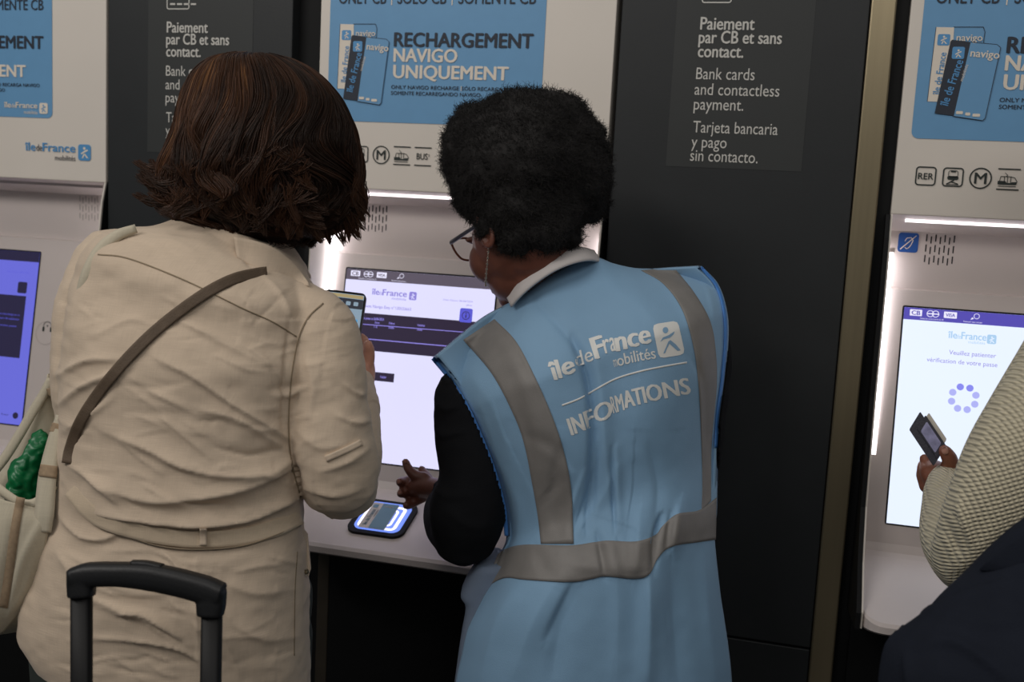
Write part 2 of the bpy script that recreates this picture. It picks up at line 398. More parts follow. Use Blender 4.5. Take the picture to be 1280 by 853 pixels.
# ---------------- structure ----------------
tag(link('floor', *box(-3, 5, -5, 1.2, -0.05, 0.0), M_floor), kind='structure')
wall = empty('wall_back', (0, 0, 0)); wall['kind'] = 'structure'
def wp(name, b, m, bev=0.002): o = link(name, *box(*b, bev), m, wall); return o
wp('backing', (-2.4, 4.2, 0.2, 0.26, 0, 2.6), M_black, 0)
for (x0, x1) in ((0.2795, 0.7045), (1.3665, 1.7985), (2.459, 2.90)):
    wp('panel', (x0, x1, 0.0, 0.05, 0.632, 2.6), M_dark)
    wp('panel', (x0, x1, 0.001, 0.05, 0.0, 0.628), M_dark)
wp('panel', (-1.2, K0-0.02, 0.0, 0.05, 0.0, 2.6), M_dark)
wp('recess_strip', (0.7045, 0.7655, 0.03, 0.06, 0, 2.6), M_black, 0)
tr = wp('metal_strip', (1.80, 1.842, -0.004, 0.05, 0, 2.6), M_metal, 0.003); tr['label'] = 'brushed metal strip'
wp('recess_strip', (1.842, 1.8655, 0.015, 0.06, 0, 2.6), M_black, 0)
wp('support_strip', (0.800, 0.826, -0.012, 0.02, 0, 0.70), M_brz)

# ---------------- logos and icons ----------------
def walker(fl, x, z, s):
    """walking figure inside a square of side s at lower left x,z"""
    q = lambda a, b: (x+a*s, z+b*s)
    fl.disc(*q(0.50, 0.80), 0.10*s, 12)
    fl.poly([q(0.22, 0.46), q(0.45, 0.62), q(0.72, 0.74), q(0.80, 0.66), q(0.52, 0.53), q(0.26, 0.38)])
    fl.poly([q(0.30, 0.14), q(0.40, 0.14), q(0.54, 0.42), q(0.44, 0.44)]); fl.poly([q(0.44, 0.46), q(0.54, 0.46), q(0.82, 0.16), q(0.68, 0.16)])
def idf_logo(parent, x0, x1, z, y, mt, ms, msq, mfig, dark=None):
    """ile de France mobilites lettering plus square emblem, overall width x0..x1, baseline z"""
    Wd = x1-x0; sq = Wd*0.19; cap = Wd*0.105
    a = Flat(y); a.text('île', x0, z, Wd*0.165, cap, 0.03); a.text('France', x0+Wd*0.27, z, Wd*0.50, cap, 0.03); a.out('lettering', mt, parent)
    b = Flat(y); b.text('de', x0+Wd*0.175, z, Wd*0.09, cap*0.8); b.text('mobilités', x0+Wd*0.46, z-cap*1.05, Wd*0.31, cap*0.62); b.out('lettering', ms, parent)
    c = Flat(y); c.rrect(x1-sq, x1, z-cap*0.95, z-cap*0.95+sq*1.08, sq*0.2); c.out('emblem', msq, parent)
    d = Flat(y-0.0004); walker(d, x1-sq, z-cap*0.92, sq); d.out('emblem_figure', mfig, parent)
def icons(parent, y, L):
    """RER, train, metro, tram, bus pictograms; L maps machine-2 pixels"""
    t = 0.0022
    def sqr(px0, px1, py0, py1):
        a = L(px0, py1); b = L(px1, py0); return a[0], b[0], a[1], b[1]
    r = 0.0172
    cx = [L(1157, 221)[0], L(1191, 222)[0], L(1225.5, 223)[0], L(1260, 224.5)[0]]; cz = L(1225.5, 223)[1]; st = cx[3]-cx[2]; cx.append(cx[3]+st)
    f = Flat(y); x = cx[0]; f.frame(x-r*0.98, x+r*0.98, cz-r*0.95, cz+r*0.95, 0.006, t); f.text('RER', x-0.0125, cz-0.0055, 0.025, 0.0105, 0.02); f.out('transport_icon', M_icon, parent)
    f = Flat(y); x = cx[1]; f.frame(x-r*0.98, x+r*0.98, cz-r*0.95, cz+r*0.95, 0.006, t)
    f.poly(rr(x-0.009, x+0.009, cz-0.0045, cz+0.002, 0.003)); f.frame(x-0.008, x+0.008, cz-0.001, cz+0.0115, 0.004, 0.001); f.line([(x-0.004, cz+0.0095), (x+0.004, cz+0.0095)], 0.0022)
    f.line([(x-0.010, cz-0.0125), (x+0.002, cz-0.005)], 0.002); f.line([(x-0.002, cz-0.008), (x+0.009, cz-0.0115)], 0.0018); f.line([(x-0.010, cz-0.0125), (x+0.010, cz-0.0125)], 0.001); f.out('transport_icon', M_icon, parent)
    f = Flat(y); x = cx[2]; f.circ(x, cz, r*1.05, t); f.text('M', x-0.0098, cz-0.0092, 0.0196, 0.0184, 0.02); f.out('transport_icon', M_icon, parent)
    f = Flat(y); x = cx[3]; f.line([(x-r, cz+r), (x+r*1.05, cz+r)], t); f.line([(x-r, cz-r), (x+r*1.05, cz-r)], t)
    f.poly([(x-0.016, cz-0.009), (x+0.013, cz-0.009), (x+0.0145, cz-0.004), (x+0.006, cz-0.0045), (x+0.004, cz-0.006), (x-0.002, cz-0.006), (x-0.004, cz-0.003), (x-0.016, cz-0.003)])
    f.line([(x-0.013, cz-0.003), (x-0.012, cz+0.0045), (x+0.004, cz+0.0045), (x+0.010, cz+0.003), (x+0.0145, cz-0.004)], 0.0011)
    for q in (-0.006, -0.001, 0.004): f.line([(x+q, cz-0.006), (x+q, cz+0.0045)], 0.0011)
    f.line([(x-0.006, cz+0.011), (x-0.001, cz+0.0065), (x-0.004, cz+0.0045)], 0.001); f.line([(x-0.015, cz-0.0118), (x+0.013, cz-0.0118)], 0.0012); f.out('transport_icon', M_icon, parent)
    f = Flat(y); x = cx[4]; f.line([(x-r, cz+r), (x+r*1.05, cz+r)], t); f.line([(x-r, cz-r), (x+r*1.05, cz-r)], t); f.text('BUS', x-0.0125, cz-0.0055, 0.023, 0.0115, 0.015); f.text('²', x+0.0115, cz-0.004, 0.003, 0.009); f.out('transport_icon', M_icon, parent)

def card_art(parent, y, L):
    """two transit cards printed on the poster"""
    def quad(pts): return [L(*p) for p in pts]
    # back card (pixels on machine 3)
    bk = Flat(y); q = [L(1169, 34), L(1230, 33), L(1228, 128), L(1160, 128)]
    bk.poly([L(1170, 34), L(1192.5, 34.5), L(1187, 128), L(1159, 127)]); bk.out('card_print', M_wprint, parent)
    o = Flat(y-0.0003); o.line([L(1192, 34), L(1229, 34), L(1231, 40), L(1229, 56)], 0.0010); o.line([L(1170, 34), L(1159, 127)], 0.0008); o.out('card_print', M_ink, parent)
    e = Flat(y-0.0005); a = L(1171, 57); b = L(1188, 43); e.rrect(a[0], b[0], a[1], b[1], 0.003); e.out('emblem', M_lblue, parent)
    g = Flat(y-0.0008); walker(g, a[0]+0.001, a[1], (b[0]-a[0])*0.9); g.text('navigo', L(1195, 52)[0], L(1195, 52)[1]+0.001, 0.041, 0.011, 0.02); g.out('lettering', M_wprint, parent)
    e = Flat(y-0.0005); p = L(1173.5, 119); e.text('île de France', p[0], p[1], 0.071, 0.0105, 0.02, rot=math.radians(86)); e.out('lettering', M_lblue, parent)
    # front card
    k = Flat(y-0.0012); k.poly([L(1188, 52), L(1190, 50), L(1213, 53), L(1192, 145), L(1168, 142)]); k.out('card_print', M_ink, parent)
    k = Flat(y-0.0011); k.poly([L(1212.5, 53), L(1246, 56), L(1250, 60), L(1232, 147), L(1228, 151), L(1191.5, 145.5)]); k.out('card_print', M_blue, parent)
    o = Flat(y-0.0014); o.line([L(1213, 53), L(1246, 56), L(1250.5, 60), L(1231, 148), L(1228, 151), L(1191, 145.5)], 0.0010); o.out('card_print', M_ink, parent)
    e = Flat(y-0.0016); a = L(1189, 74); b = L(1206, 59); e.rrect(a[0], b[0], a[1], b[1], 0.003); p = L(1184, 134); e.text('île de France', p[0], p[1], 0.079, 0.0135, 0.03, rot=math.radians(77)); e.out('lettering', M_lblue, parent)
    g = Flat(y-0.0019); walker(g, a[0]+0.001, a[1], (b[0]-a[0])*0.9); p = L(1212, 71); g.text('navigo', p[0], p[1], 0.046, 0.0125, 0.03, rot=math.radians(-4))
    p = L(1203, 102); g.text('mobilités', p[0], p[1], 0.028, 0.005, 0.0, rot=math.radians(77))
    for (px, wd) in ((1194.5, 0.011), (1206, 0.008), (1215, 0.012)): p = L(px, 142+(px-1194)*0.16); g.rrect(p[0], p[0]+wd, p[1]-0.001, p[1]+0.004, 0.0015)
    g.out('lettering', M_wprint, parent)

# ---------------- ticket machines ----------------
def machine(kx, dz, label, which):
    root = empty('ticket_machine', (kx, 0, dz), label, 'ticket machine')
    Lk1 = lambda px, py: (plane(px, py)[0]-K1, plane(px, py)[2])
    Lk2 = lambda px, py: (plane(px, py)[0]-K2, plane(px, py)[2]-0.0022)
    # upper panel
    link('upper_panel', *box(0, KW, 0, 0.06, 1.441, 2.6, 0.0015), M_white, root)
    # niche: profile extruded between the cheeks
    prof = [(0.0, 1.441), (0.03, 1.4335), (0.087, 1.412), (0.085, 1.308), (0.072, 1.306), (0.003, 0.886), (-0.003, 0.850), (-0.010, 0.836), (-0.022, 0.830), (-0.196, 0.771), (-0.203, 0.766), (-0.203, 0.755), (-0.19, 0.748), (0.06, 0.70)]
    def ext(pr, x0, x1):
        n = len(pr); V = [(x0, y, z) for y, z in pr]+[(x1, y, z) for y, z in pr]; return V, [(i, i+1, n+i+1, n+i) for i in range(n-1)]
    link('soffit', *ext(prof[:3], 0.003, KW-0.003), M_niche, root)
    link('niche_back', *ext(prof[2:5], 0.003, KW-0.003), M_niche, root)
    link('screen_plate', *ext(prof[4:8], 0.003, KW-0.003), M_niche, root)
    # shelf with rounded front corners
    rc = 0.035; V = []; pr = prof[7:]
    sh = bmesh.new(); outline = []
    for (y, z) in pr: outline.append((y, z))
    n = len(outline); cols = [(0.003, 0.0)]; 
    for i in range(1, 7): a = PI/2*i/6; cols.append((0.003+rc*(1-math.cos(a)), rc*math.sin(a)))
    cols = [(x, rc-e) for x, e in [(c[0], c[1]) for c in cols]]; cols += [(KW-x, e) for x, e in cols[::-1]]
    for x, e in cols:
        for (y, z) in outline:
            s = e if y < -0.15 else 0.0
            yy = y+s; zz = z + (s*0.34 if z > 0.76 and y < -0.15 else 0.0)
            V.append((x, yy, zz))
    Fc = [(i*n+j, i*n+j+1, (i+1)*n+j+1, (i+1)*n+j) for i in range(len(cols)-1) for j in range(n-1)]
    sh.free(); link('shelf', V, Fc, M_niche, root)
    # cheeks: white liner, black outer
    edge = [(0.0, 1.441), (-0.012, 1.40), (-0.022, 1.33), (-0.036, 1.12), (-0.068, 0.93), (-0.115, 0.845), (-0.165, 0.800), (-0.185, 0.780), (-0.185, 0.752)]
    def cheek(x0, x1, grow, name, m):
        P = [(y-grow, z-grow*0.3) for y, z in edge]+[(0.10, 0.70), (0.10, 1.441)]; n = len(P)
        V = [(x0, y, z) for y, z in P]+[(x1, y, z) for y, z in P]; Fq = [tuple(range(n)), tuple(range(n, 2*n))[::-1]]+[(i, n+i, n+(i+1) % n, (i+1) % n) for i in range(n)]
        return link(name, V, Fq, m, root)
    cheek(0, 0.003, 0, 'side_liner', M_white); cheek(KW-0.003, KW, 0, 'side_liner', M_white)
    cheek(-0.008, -0.0003, 0.003, 'side_cheek', M_black); cheek(KW+0.0003, KW+0.002, -0.004, 'side_cheek', M_black)
    link('under_panel', *box(0.0, KW, -0.01, 0.05, 0.0, 0.735, 0.002), M_black, root)
    # light strips
    def strip(name, b, m): return link(name, *box(*b), m, root)
    V, Fq = box(0.028, KW-0.028, 0.028, 0.036, 1.4285, 1.434); link('light_strip', V, Fq, E_strip2 if which else M_niche, root)
    for x0, x1 in ((0.0035, 0.0165), (KW-0.0165, KW-0.0035)):
        V = [(x, y, z) for x in (x0, x1) for (y, z) in ((0.062, 1.372), (0.010, 0.868+0.02))]+[(x, y+0.02, z) for x in (x0, x1) for (y, z) in ((0.062, 1.372), (0.010, 0.888))]
        link('light_strip', V, [(0, 1, 3, 2), (4, 6, 7, 5), (0, 4, 5, 1), (2, 3, 7, 6), (0, 2, 6, 4), (1, 5, 7, 3)], E_strip, root)
        link('strip_housing', *ext([(0.060, 1.381), (0.060, 1.374)], x0-0.001, x1+0.002), M_niche, root)
    # speaker slots, shared mesh
    sm = bpy.data.meshes.new('slot'); v, f = box(-0.0011, 0.0011, -0.0008, 0.0015, -0.0065, 0.0065); sm.from_pydata(v, [], f)
    sm2 = sm.copy(); sm.materials.append(M_slot); sm2.materials.append(M_slotp)
    for gx, mm in ((0.073, sm2 if which == 0 else sm), (0.461, sm2)):
        for r_ in range(3):
            for c_ in range(7):
                o = bpy.data.objects.new('speaker_slot', mm); C.objects.link(o); o.parent = root
                o.location = (gx+c_*0.0078, 0.0865, 1.4035-r_*0.0190-(0.0038 if c_ % 2 else 0)-0.001)
    # hearing sign
    a = Flat(0.0852); a.rrect(0.0245, 0.0595, 1.374, 1.4095, 0.005); hs = a.out('hearing_sign', M_sblue, root)
    b = Flat(0.0846); b.line([(0.029, 1.379), (0.055, 1.405)], 0.0016); b.line([(0.036, 1.394), (0.039, 1.400), (0.046, 1.401), (0.050, 1.396), (0.047, 1.388), (0.044, 1.383), (0.040, 1.380), (0.037, 1.383)], 0.0014); b.out('sign_figure', M_wprint, hs)
    if which == 0:
        J = lambda px, py: (plane(px, py, 0.04)[0]-kx, plane(px, py, 0.04)[2]-dz)
    # blue poster
    ps = link('poster', *box(0.0205, 0.459, -0.0012, 0.0, 1.5725, 2.1, 0), M_blue, root)
    ps.data.clear_geometry(); fl = Flat(-0.001); fl.rrect(0.0205, 0.4585, 1.5725, 2.12, 0.012); ps.data.from_pydata(fl.v, [], fl.f); ps.data.materials.clear(); ps.data.materials.append(M_blue)
    card_art(ps, -0.0018, Lk2)
    T = Flat(-0.002); x0, z = Lk1(492.5, 58); x1, _ = Lk1(667, 57); T.text('RECHARGEMENT', x0, z, x1-x0, Lk1(492, 41)[1]-z, 0.045)
    p = Lk1(491, 111); q = Lk1(663, 108); zz = p[1]
    T.text('ONLY NAVIGO RECHARGE', x0-0.002, zz, Lk1(574, 110)[0]-x0+0.002, 0.0068, 0.012); T.text('SÓLO RECARGA NAVIGO', x0+0.143, zz, 0.127, 0.0068, 0.012)
    T.text('SOMENTE RECARREGANDO NAVIGO', x0-0.002, zz-0.0115, 0.183, 0.0068, 0.012)
    zt = Lk1(425, 4.5)[1]; xa = Lk1(424, 5)[0]; T.text('ONLY CB', xa, zt, Lk1(483, 5)[0]-xa, 0.021, 0.02); xb = Lk1(497, 5)[0]; T.text('SÓLO CB', xb, zt, Lk1(558, 5)[0]-xb, 0.021, 0.02)
    xc = Lk1(573, 5)[0]; T.text('SOMENTE CB', xc, zt, Lk1(670, 5)[0]-xc, 0.021, 0.02); T.out('lettering', M_ink, ps)
    T = Flat(-0.002); x0, z = Lk1(492, 77); T.text('NAVIGO', x0, z, Lk1(572, 77)[0]-x0, Lk1(492, 61)[1]-z, 0.045)
    x0, z = Lk1(491.5, 97.5); T.text('UNIQUEMENT', x0, z, Lk1(636, 97)[0]-x0, Lk1(492, 81.5)[1]-z, 0.045)
    for px in (490, 565.5): p = Lk1(px, 5); T.line([(p[0], zt-0.003), (p[0], zt+0.022)], 0.002)
    p = Lk1(577, 108); T.line([(p[0], zz-0.001), (p[0], zz+0.008)], 0.0012); T.out('lettering', M_wprint, ps)
    idf_logo(ps, 0.335, 0.4475, 1.5925, -0.002, M_wprint, M_wprint, M_wprint, M_blue)
    # lower logo and icons
    idf_logo(root, KW-0.203, KW-0.036, 1.502, -0.0015, M_lblue, M_ink, M_lblue, M_wprint)
    icons(root, -0.0015, Lk2)
    # screen
    th = math.atan2(0.069, 0.420)
    SP = empty('screen_unit', (0, 0, 0)); 
    def s3(x, t, o=0.0):  # t metres down from the plate top
        return (x, 0.072-math.sin(th)*t-o*math.cos(th), 1.306-math.cos(th)*t+o*math.sin(th)*-1)
    bpy.data.objects.remove(SP)
    class S(Flat):
        def outs(s, name, m, parent, o):
            s.v = [s3(v[0], -v[2], o-v[1]) for v in s.v]; return s.out(name, m, parent)
    SX0, SX1, ST, SB = 0.0445, 0.371, 0.031, 0.425
    a = S(); a.rrect(SX0-0.003, SX1+0.003, -SB-0.003, -ST+0.003, 0.004); bz = a.outs('bezel', M_black, root, 0.001)
    body, bar = ((E_scr0, E_bar1), (E_scr1, E_bar1), (E_scr2, E_bar2))[which]
    bh = 0.022
    a = S(); a.rrect(SX0, SX1, -SB, -ST, 0); scr = a.outs('screen', body, root, 0.0016)
    a = S(); a.rrect(SX0, SX1, -ST-bh, -ST, 0); a.outs('header_bar', bar if which else E_bar0, scr, 0.002)
    w_ = E_wh if which else E_btxt
    # payment marks in the header
    a = S(); hx = SX0+0.010; a.rrect(hx, hx+0.021, -ST-0.0145, -ST-0.003, 0.001); a.rrect(hx+0.058, hx+0.080, -ST-0.0145, -ST-0.003, 0.001)
    a.circ(hx+0.035, -ST-0.0088, 0.0062, 0.0012); a.circ(hx+0.044, -ST-0.0088, 0.0062, 0.0012); a.line([(hx+0.030, -ST-0.0088), (hx+0.049, -ST-0.0088)], 0.002)
    a.circ(hx+0.113, -ST-0.0075, 0.005, 0.001); a.poly([(hx+0.103, -ST-0.0145), (hx+0.106, -ST-0.0095), (hx+0.1085, -ST-0.0125)])
    a.text('Toutes les cartes à partir de 1€', hx+0.018, -ST-0.0195, 0.040, 0.0026); a.text('Paiement sans contact', hx+0.092, -ST-0.0195, 0.031, 0.0026); a.outs('header_mark', w_, scr, 0.0024)
    a = S(); a.text('CB', hx+0.003, -ST-0.0125, 0.015, 0.0075, 0.04); a.text('VISA', hx+0.061, -ST-0.0115, 0.016, 0.0055, 0.04); a.outs('header_mark', bar, scr, 0.0028)
    t0 = ST
    def tx(f, st, px, t, wd, cap, b=0.0): f.text(st, px, -t, wd, cap, b)
    if which == 1:
        a = S(); tx(a, 'île', 0.105, 0.081, 0.017, 0.0125, 0.03); tx(a, 'France', 0.129, 0.081, 0.054, 0.0125, 0.03); tx(a, 'de', 0.1225, 0.081, 0.007, 0.008)
        a.rrect(0.188, 0.204, -0.0865, -0.0695, 0.003); tx(a, 'mobilités', 0.151, 0.0885, 0.031, 0.005)
        tx(a, 'Informations Navigo Easy n°120533663', 0.067, 0.1085, 0.128, 0.0058, 0.01); tx(a, 'Date d\'ajout: 06/06/2024', 0.262, 0.082, 0.063, 0.0034); tx(a, '09:41', 0.312, 0.090, 0.012, 0.0034)
        tx(a, 'Non, rien disponible', 0.075, 0.408, 0.044, 0.005); a.outs('screen_text', E_btxt, scr, 0.0024)
        a = S(); walker(a, 0.188, -0.087, 0.016); a.outs('screen_text', E_scr1, scr, 0.0028)
        a = S(); a.rrect(SX0, SX1, -0.198, -0.1205, 0); a.outs('dark_band', E_ink, scr, 0.0022)
        a = S(); tx(a, 'Titres chargés sur votre passe au 06/06/2024', 0.048, 0.1335, 0.090, 0.0052, 0.015)
        for (st, x, t, wd) in (('Titre', 0.048, 0.1405, 0.010), ('Zone', 0.118, 0.1405, 0.011), ('Début', 0.150, 0.1395, 0.013), ('Validité', 0.212, 0.1385, 0.016), ('Ticket t+ (carnet)', 0.048, 0.150, 0.034), ('1-5', 0.118, 0.1495, 0.007), ('Solde', 0.150, 0.1485, 0.012), ('Actif', 0.212, 0.1475, 0.012)): tx(a, st, x, t, wd, 0.0042, 0.015)
        a.line([(SX0, -0.1445), (SX1, -0.1425)], 0.0014); a.line([(SX0, -0.174), (SX1, -0.174)], 0.0018); a.outs('band_text', E_lav, scr, 0.0028)
        a = S(); a.rrect(0.1245, 0.1725, -0.2585, -0.2405, 0.0008); a.outs('button', E_ink, scr, 0.0022)
        a = S(); tx(a, 'Valider', 0.142, 0.2515, 0.014, 0.0048, 0.01); a.outs('button_text', E_lav, scr, 0.0028)
        a = S(); a.rrect(0.300, 0.327, -0.123, -0.0945, 0.004); a.outs('info_button', E_icn, scr, 0.0026)
        a = S(); a.circ(0.3135, -0.109, 0.0085, 0.0014); a.rrect(0.3125, 0.3147, -0.114, -0.107, 0); a.disc(0.3136, -0.1045, 0.0014, 8); a.outs('info_button', E_ink, scr, 0.0030)
    elif which == 2:
        a = S(); tx(a, 'île', 0.122, 0.081, 0.016, 0.0125, 0.03); tx(a, 'France', 0.1445, 0.081, 0.042, 0.0125, 0.03); tx(a, 'de', 0.138, 0.081, 0.006, 0.008); a.rrect(0.1875, 0.203, -0.086, -0.0695, 0.003); tx(a, 'mobilités', 0.157, 0.088, 0.028, 0.005); a.outs('screen_text', E_pale, scr, 0.0024)
        a = S(); walker(a, 0.188, -0.086, 0.015); a.outs('screen_text', E_scr2, scr, 0.0028)
        a = S(); tx(a, 'Veuillez patienter', 0.1265, 0.1105, 0.078, 0.0078); tx(a, 'vérification de votre passe', 0.090, 0.1265, 0.118, 0.0078); a.outs('screen_text', E_btxt, scr, 0.0024)
        for i in range(8):
            an = 2*PI*i/8+0.35; a = S(); a.disc(0.157+0.021*math.cos(an), -0.187+0.021*math.sin(an), 0.0062, 16); a.outs('loading_dot', E_dot2 if i in (1, 2) else E_dot, scr, 0.0024)
    else:
        a = S(); a.rrect(0.12, 0.347, -0.274, -0.132, 0); a.outs('dark_band', E_bar0, scr, 0.0022)
        for q_ in (0, 1, 2, 3):
            a = S()
            if q_ == 0: a.rrect(0.322, 0.347, -0.126, -0.100, 0.004)
            elif q_ == 1: a.rrect(0.225, 0.243, -0.067, -0.050, 0.003)
            elif q_ == 2: a.disc(0.353, -0.404, 0.0075, 14)
            else: tx(a, 'Retour', 0.315, 0.406, 0.020, 0.004)
            a.outs('screen_mark', E_bar0, scr, 0.0026)
        a = S(); tx(a, 'Date du jour : 06/06/2024', 0.290, 0.080, 0.058, 0.0034); tx(a, 'Aucun titre de transport n\'est chargé sur ce', 0.225, 0.178, 0.110, 0.0045); tx(a, 'passe ou il est en cours de validation', 0.225, 0.188, 0.110, 0.0045); tx(a, 'Veuillez retirer votre passe', 0.225, 0.204, 0.105, 0.0045); a.outs('screen_text', E_icn, scr, 0.0028)
        # headphone mark on the plate
        a = S(); n_ = 14; cx, cz = 0.411, -0.196; pts = [(cx+0.0105*math.cos(PI*i/n_), cz+0.0105*math.sin(PI*i/n_)) for i in range(n_+1)]
        a.line(pts, 0.0012); a.rrect(cx-0.0125, cx-0.0075, cz-0.012, cz-0.001, 0.002); a.rrect(cx+0.0075, cx+0.0125, cz-0.012, cz-0.001, 0.002); a.disc(cx, cz+0.001, 0.002, 8); a.outs('headphone_mark', M_icon, root, 0.0012)
        a = S(); a.circ(0.408, -0.212, 0.026, 0.0006, 40); a.outs('jack_ring', M_slotp, root, 0.0012)
    return root
machine(K0, -0.0145, 'white ticket machine with violet screen behind the canvas tote bag', 0)
m1 = machine(K1, 0.0, 'white ticket machine with a lit card reader, in front of the two women', 1)
machine(K2, 0.0022, 'white ticket machine whose pale screen shows a waiting message and dots, beside the metal strip', 2)

# card reader on the middle machine's shelf
sl = math.atan2(0.059, 0.174); ax_y = np.array([0, math.cos(sl), math.sin(sl)]); ax_n = np.array([0, -math.sin(sl), math.cos(sl)])
def shelf_pt(px, py):
    r = ray(px, py); p0 = np.array([0, -0.022, 0.830]); return CP+r*(((p0-CP)@ax_n)/(r@ax_n))
rc_ = shelf_pt(479, 650); print('reader corners', [shelf_pt(*p).round(3) for p in ((440, 652), (519, 640), (463, 628), (490, 674))])
def tilt(fl_pts, o): return [rc_+np.array([1.0, 0, 0])*x+ax_y*y+ax_n*o for x, y in fl_pts]
def slab(name, pts, o0, o1, m, parent):
    n = len(pts); V = tilt(pts, o1)+tilt(pts, o0); F_ = [tuple(range(n)), tuple(range(n, 2*n))[::-1]]+[(i, n+i, n+(i+1) % n, (i+1) % n) for i in range(n)]
    return bake(name, V, F_, m, parent, smooth=False)
RW, RH = 0.058, 0.056
rd = slab('card_reader', rr(-RW, RW, -RH, RH, 0.022, 8), -0.004, 0.006, M_black, m1)
def rpart(name, pts, o0, o1, m): 
    n = len(pts); V = np.array(tilt(pts, o1)+tilt(pts, o0))-np.array(m1.location); F_ = [tuple(range(n)), tuple(range(n, 2*n))[::-1]]+[(i, n+i, n+(i+1) % n, (i+1) % n) for i in range(n)]
    return link(name, V, F_, m, rd)
rpart('glow_plate', rr(-0.046, 0.048, -0.046, 0.046, 0.016, 6), 0.005, 0.0075, E_rd)
def ringp(name, x0, x1, y0, y1, r, t, o, m, half=None):
    A = rr(x0, x1, y0, y1, r, 6); B = rr(x0+t, x1-t, y0+t, y1-t, max(r-t, 0.001), 6); n = len(A); V = np.array(tilt(A, o)+tilt(B, o))-np.array(m1.location)
    return link(name, V, [(i, (i+1) % n, n+(i+1) % n, n+i) for i in range(n)], m, rd)
ringp('light_ring', -0.040, 0.040, -0.042, 0.036, 0.012, 0.0065, 0.0082, E_rdw); ringp('light_ring', -0.028, 0.027, -0.030, 0.025, 0.009, 0.005, 0.0082, E_rdw)
M_cardw = mat('card_white', srgb(196, 188, 178), 0.4); M_cardt = mat('card_teal', srgb(84, 128, 148), 0.4)
cd_ = slab('transit_card', rr(-0.035, 0.019, -0.044, 0.040, 0.003), 0.0088, 0.0098, M_cardw, None) if False else None
tcd = empty('transit_card', tuple(rc_), 'white and teal transit card lying on the lit card reader', 'card')
slab('card_body', rr(-0.034, 0.020, -0.044, 0.040, 0.003), 0.0088, 0.0096, M_cardw, tcd)
slab('colour_field', rr(-0.013, 0.0195, -0.0435, 0.0395, 0.002), 0.0097, 0.0099, M_cardt, tcd)
def cardtext(name, st, x, y, wd, cap, m, rot=PI/2, bold=0.03):
    f = Flat(0); f.text(st, x, y, wd, cap, bold, rot); return bake(name, tilt([(v[0], v[2]) for v in f.v], 0.0102), f.f, m, tcd, smooth=False)
cardtext('lettering', 'île de France', -0.020, -0.036, 0.052, 0.009, M_cardt); cardtext('lettering', 'mobilités', -0.0145, -0.008, 0.024, 0.004, M_slot, bold=0)
e_ = Flat(0); e_.rrect(-0.030, -0.020, 0.022, 0.033, 0.002); bake('emblem', tilt([(v[0], v[2]) for v in e_.v], 0.0102), e_.f, M_cardt, tcd, smooth=False)
cardtext('lettering', 'navigo', -0.009, 0.028, 0.020, 0.005, M_cardw, rot=0)

# ---------------- payment notices on the dark panels ----------------
def notice(dx, dz, label):
    root = empty('payment_notice', (dx, 0, dz), label, 'sign')
    a = Flat(-0.0006); a.rrect(1.4665, 1.708, 1.510, 2.2, 0); a.out('film', M_notice, root)
    L = lambda px, py: (plane(px, py)[0], plane(px, py)[2])
    b = Flat(-0.0014); c = Flat(-0.0014)
    for st, x0, x1, yb, fl, bo in (('Paiement', 875, 943, 37, b, 0.03), ('par CB et sans', 873, 977, 54, b, 0.03), ('contact.', 872, 929, 71.5, b, 0.03),
                            ('Bank cards', 870, 943, 99, c, 0), ('and contactless', 868, 974, 118.5, c, 0), ('payment.', 867, 929, 137, c, 0),
                            ('Tarjeta bancaria', 866, 972, 165.5, c, 0), ('y pago', 864, 908, 184, c, 0), ('sin contacto.', 862.5, 947, 201, c, 0)):
        p = L(x0, yb); q = L(x1, yb+1); fl.text(st, p[0], p[1], q[0]-p[0], 0.0215 if bo else 0.0205, bo)
    b.out('lettering', M_gprint, root, 'bold white heading'); c.out('lettering', M_gprint, root)
    d = Flat(-0.0014); p0 = L(877, 4); p1 = L(914.5, 4); d.frame(p0[0], p1[0], p0[1], p0[1]+0.062, 0.005, 0.0022); d.rrect(p0[0]+0.008, p0[0]+0.022, p0[1]+0.02, p0[1]+0.034, 0.002)
    for i in range(4): d.rrect(p0[0]+0.008+i*0.016, p0[0]+0.020+i*0.016, p0[1]+0.009, p0[1]+0.0125, 0)
    d.out('card_pictogram', M_gprint, root)
notice(0, 0, 'dark payment notice in full view beside the metal strip')
notice(-1.0906, -0.0144, 'dark payment notice partly hidden by the brown bob haircut')
# ---------------- cloth, skin and hair materials ----------------
M_beige = linen('beige_linen', srgb(209, 190, 168), 0.05)
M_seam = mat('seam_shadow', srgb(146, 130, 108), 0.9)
M_beige2 = linen('beige_linen_band', srgb(202, 184, 160), 0.05)
M_strap = mat('brown_webbing', srgb(98, 82, 66), 0.7, var=0.1, vscale=80, bump=0.4, bscale=500)
M_skin1 = mat('fair_skin', srgb(205, 150, 128), 0.5, var=0.06, vscale=40)
M_skin2 = mat('dark_skin', srgb(104, 62, 49), 0.45, var=0.08, vscale=40)
M_skin3 = mat('brown_skin', srgb(140, 88, 68), 0.45, var=0.08, vscale=40)
M_hair1 = mat('brown_hair_base', srgb(34, 22, 15), 0.6, var=0.2, vscale=40)
M_afro = mat('black_hair', srgb(20, 17, 16), 0.8, var=0.1, vscale=60)
M_vest = mat('light_blue_vest', srgb(132, 169, 200), 0.62, var=0.03, vscale=8, bump=0.2, bscale=700, spec=0.25, sheen=0.1)
M_trim = mat('vest_piping', srgb(74, 134, 208), 0.6, var=0.04)
M_refl = mat('reflective_tape', srgb(128, 125, 122), 0.55, metal=0.0, var=0.07, vscale=30, bump=0.15, bscale=500)
M_print = mat('white_vest_print', srgb(228, 228, 224), 0.6, var=0.03)
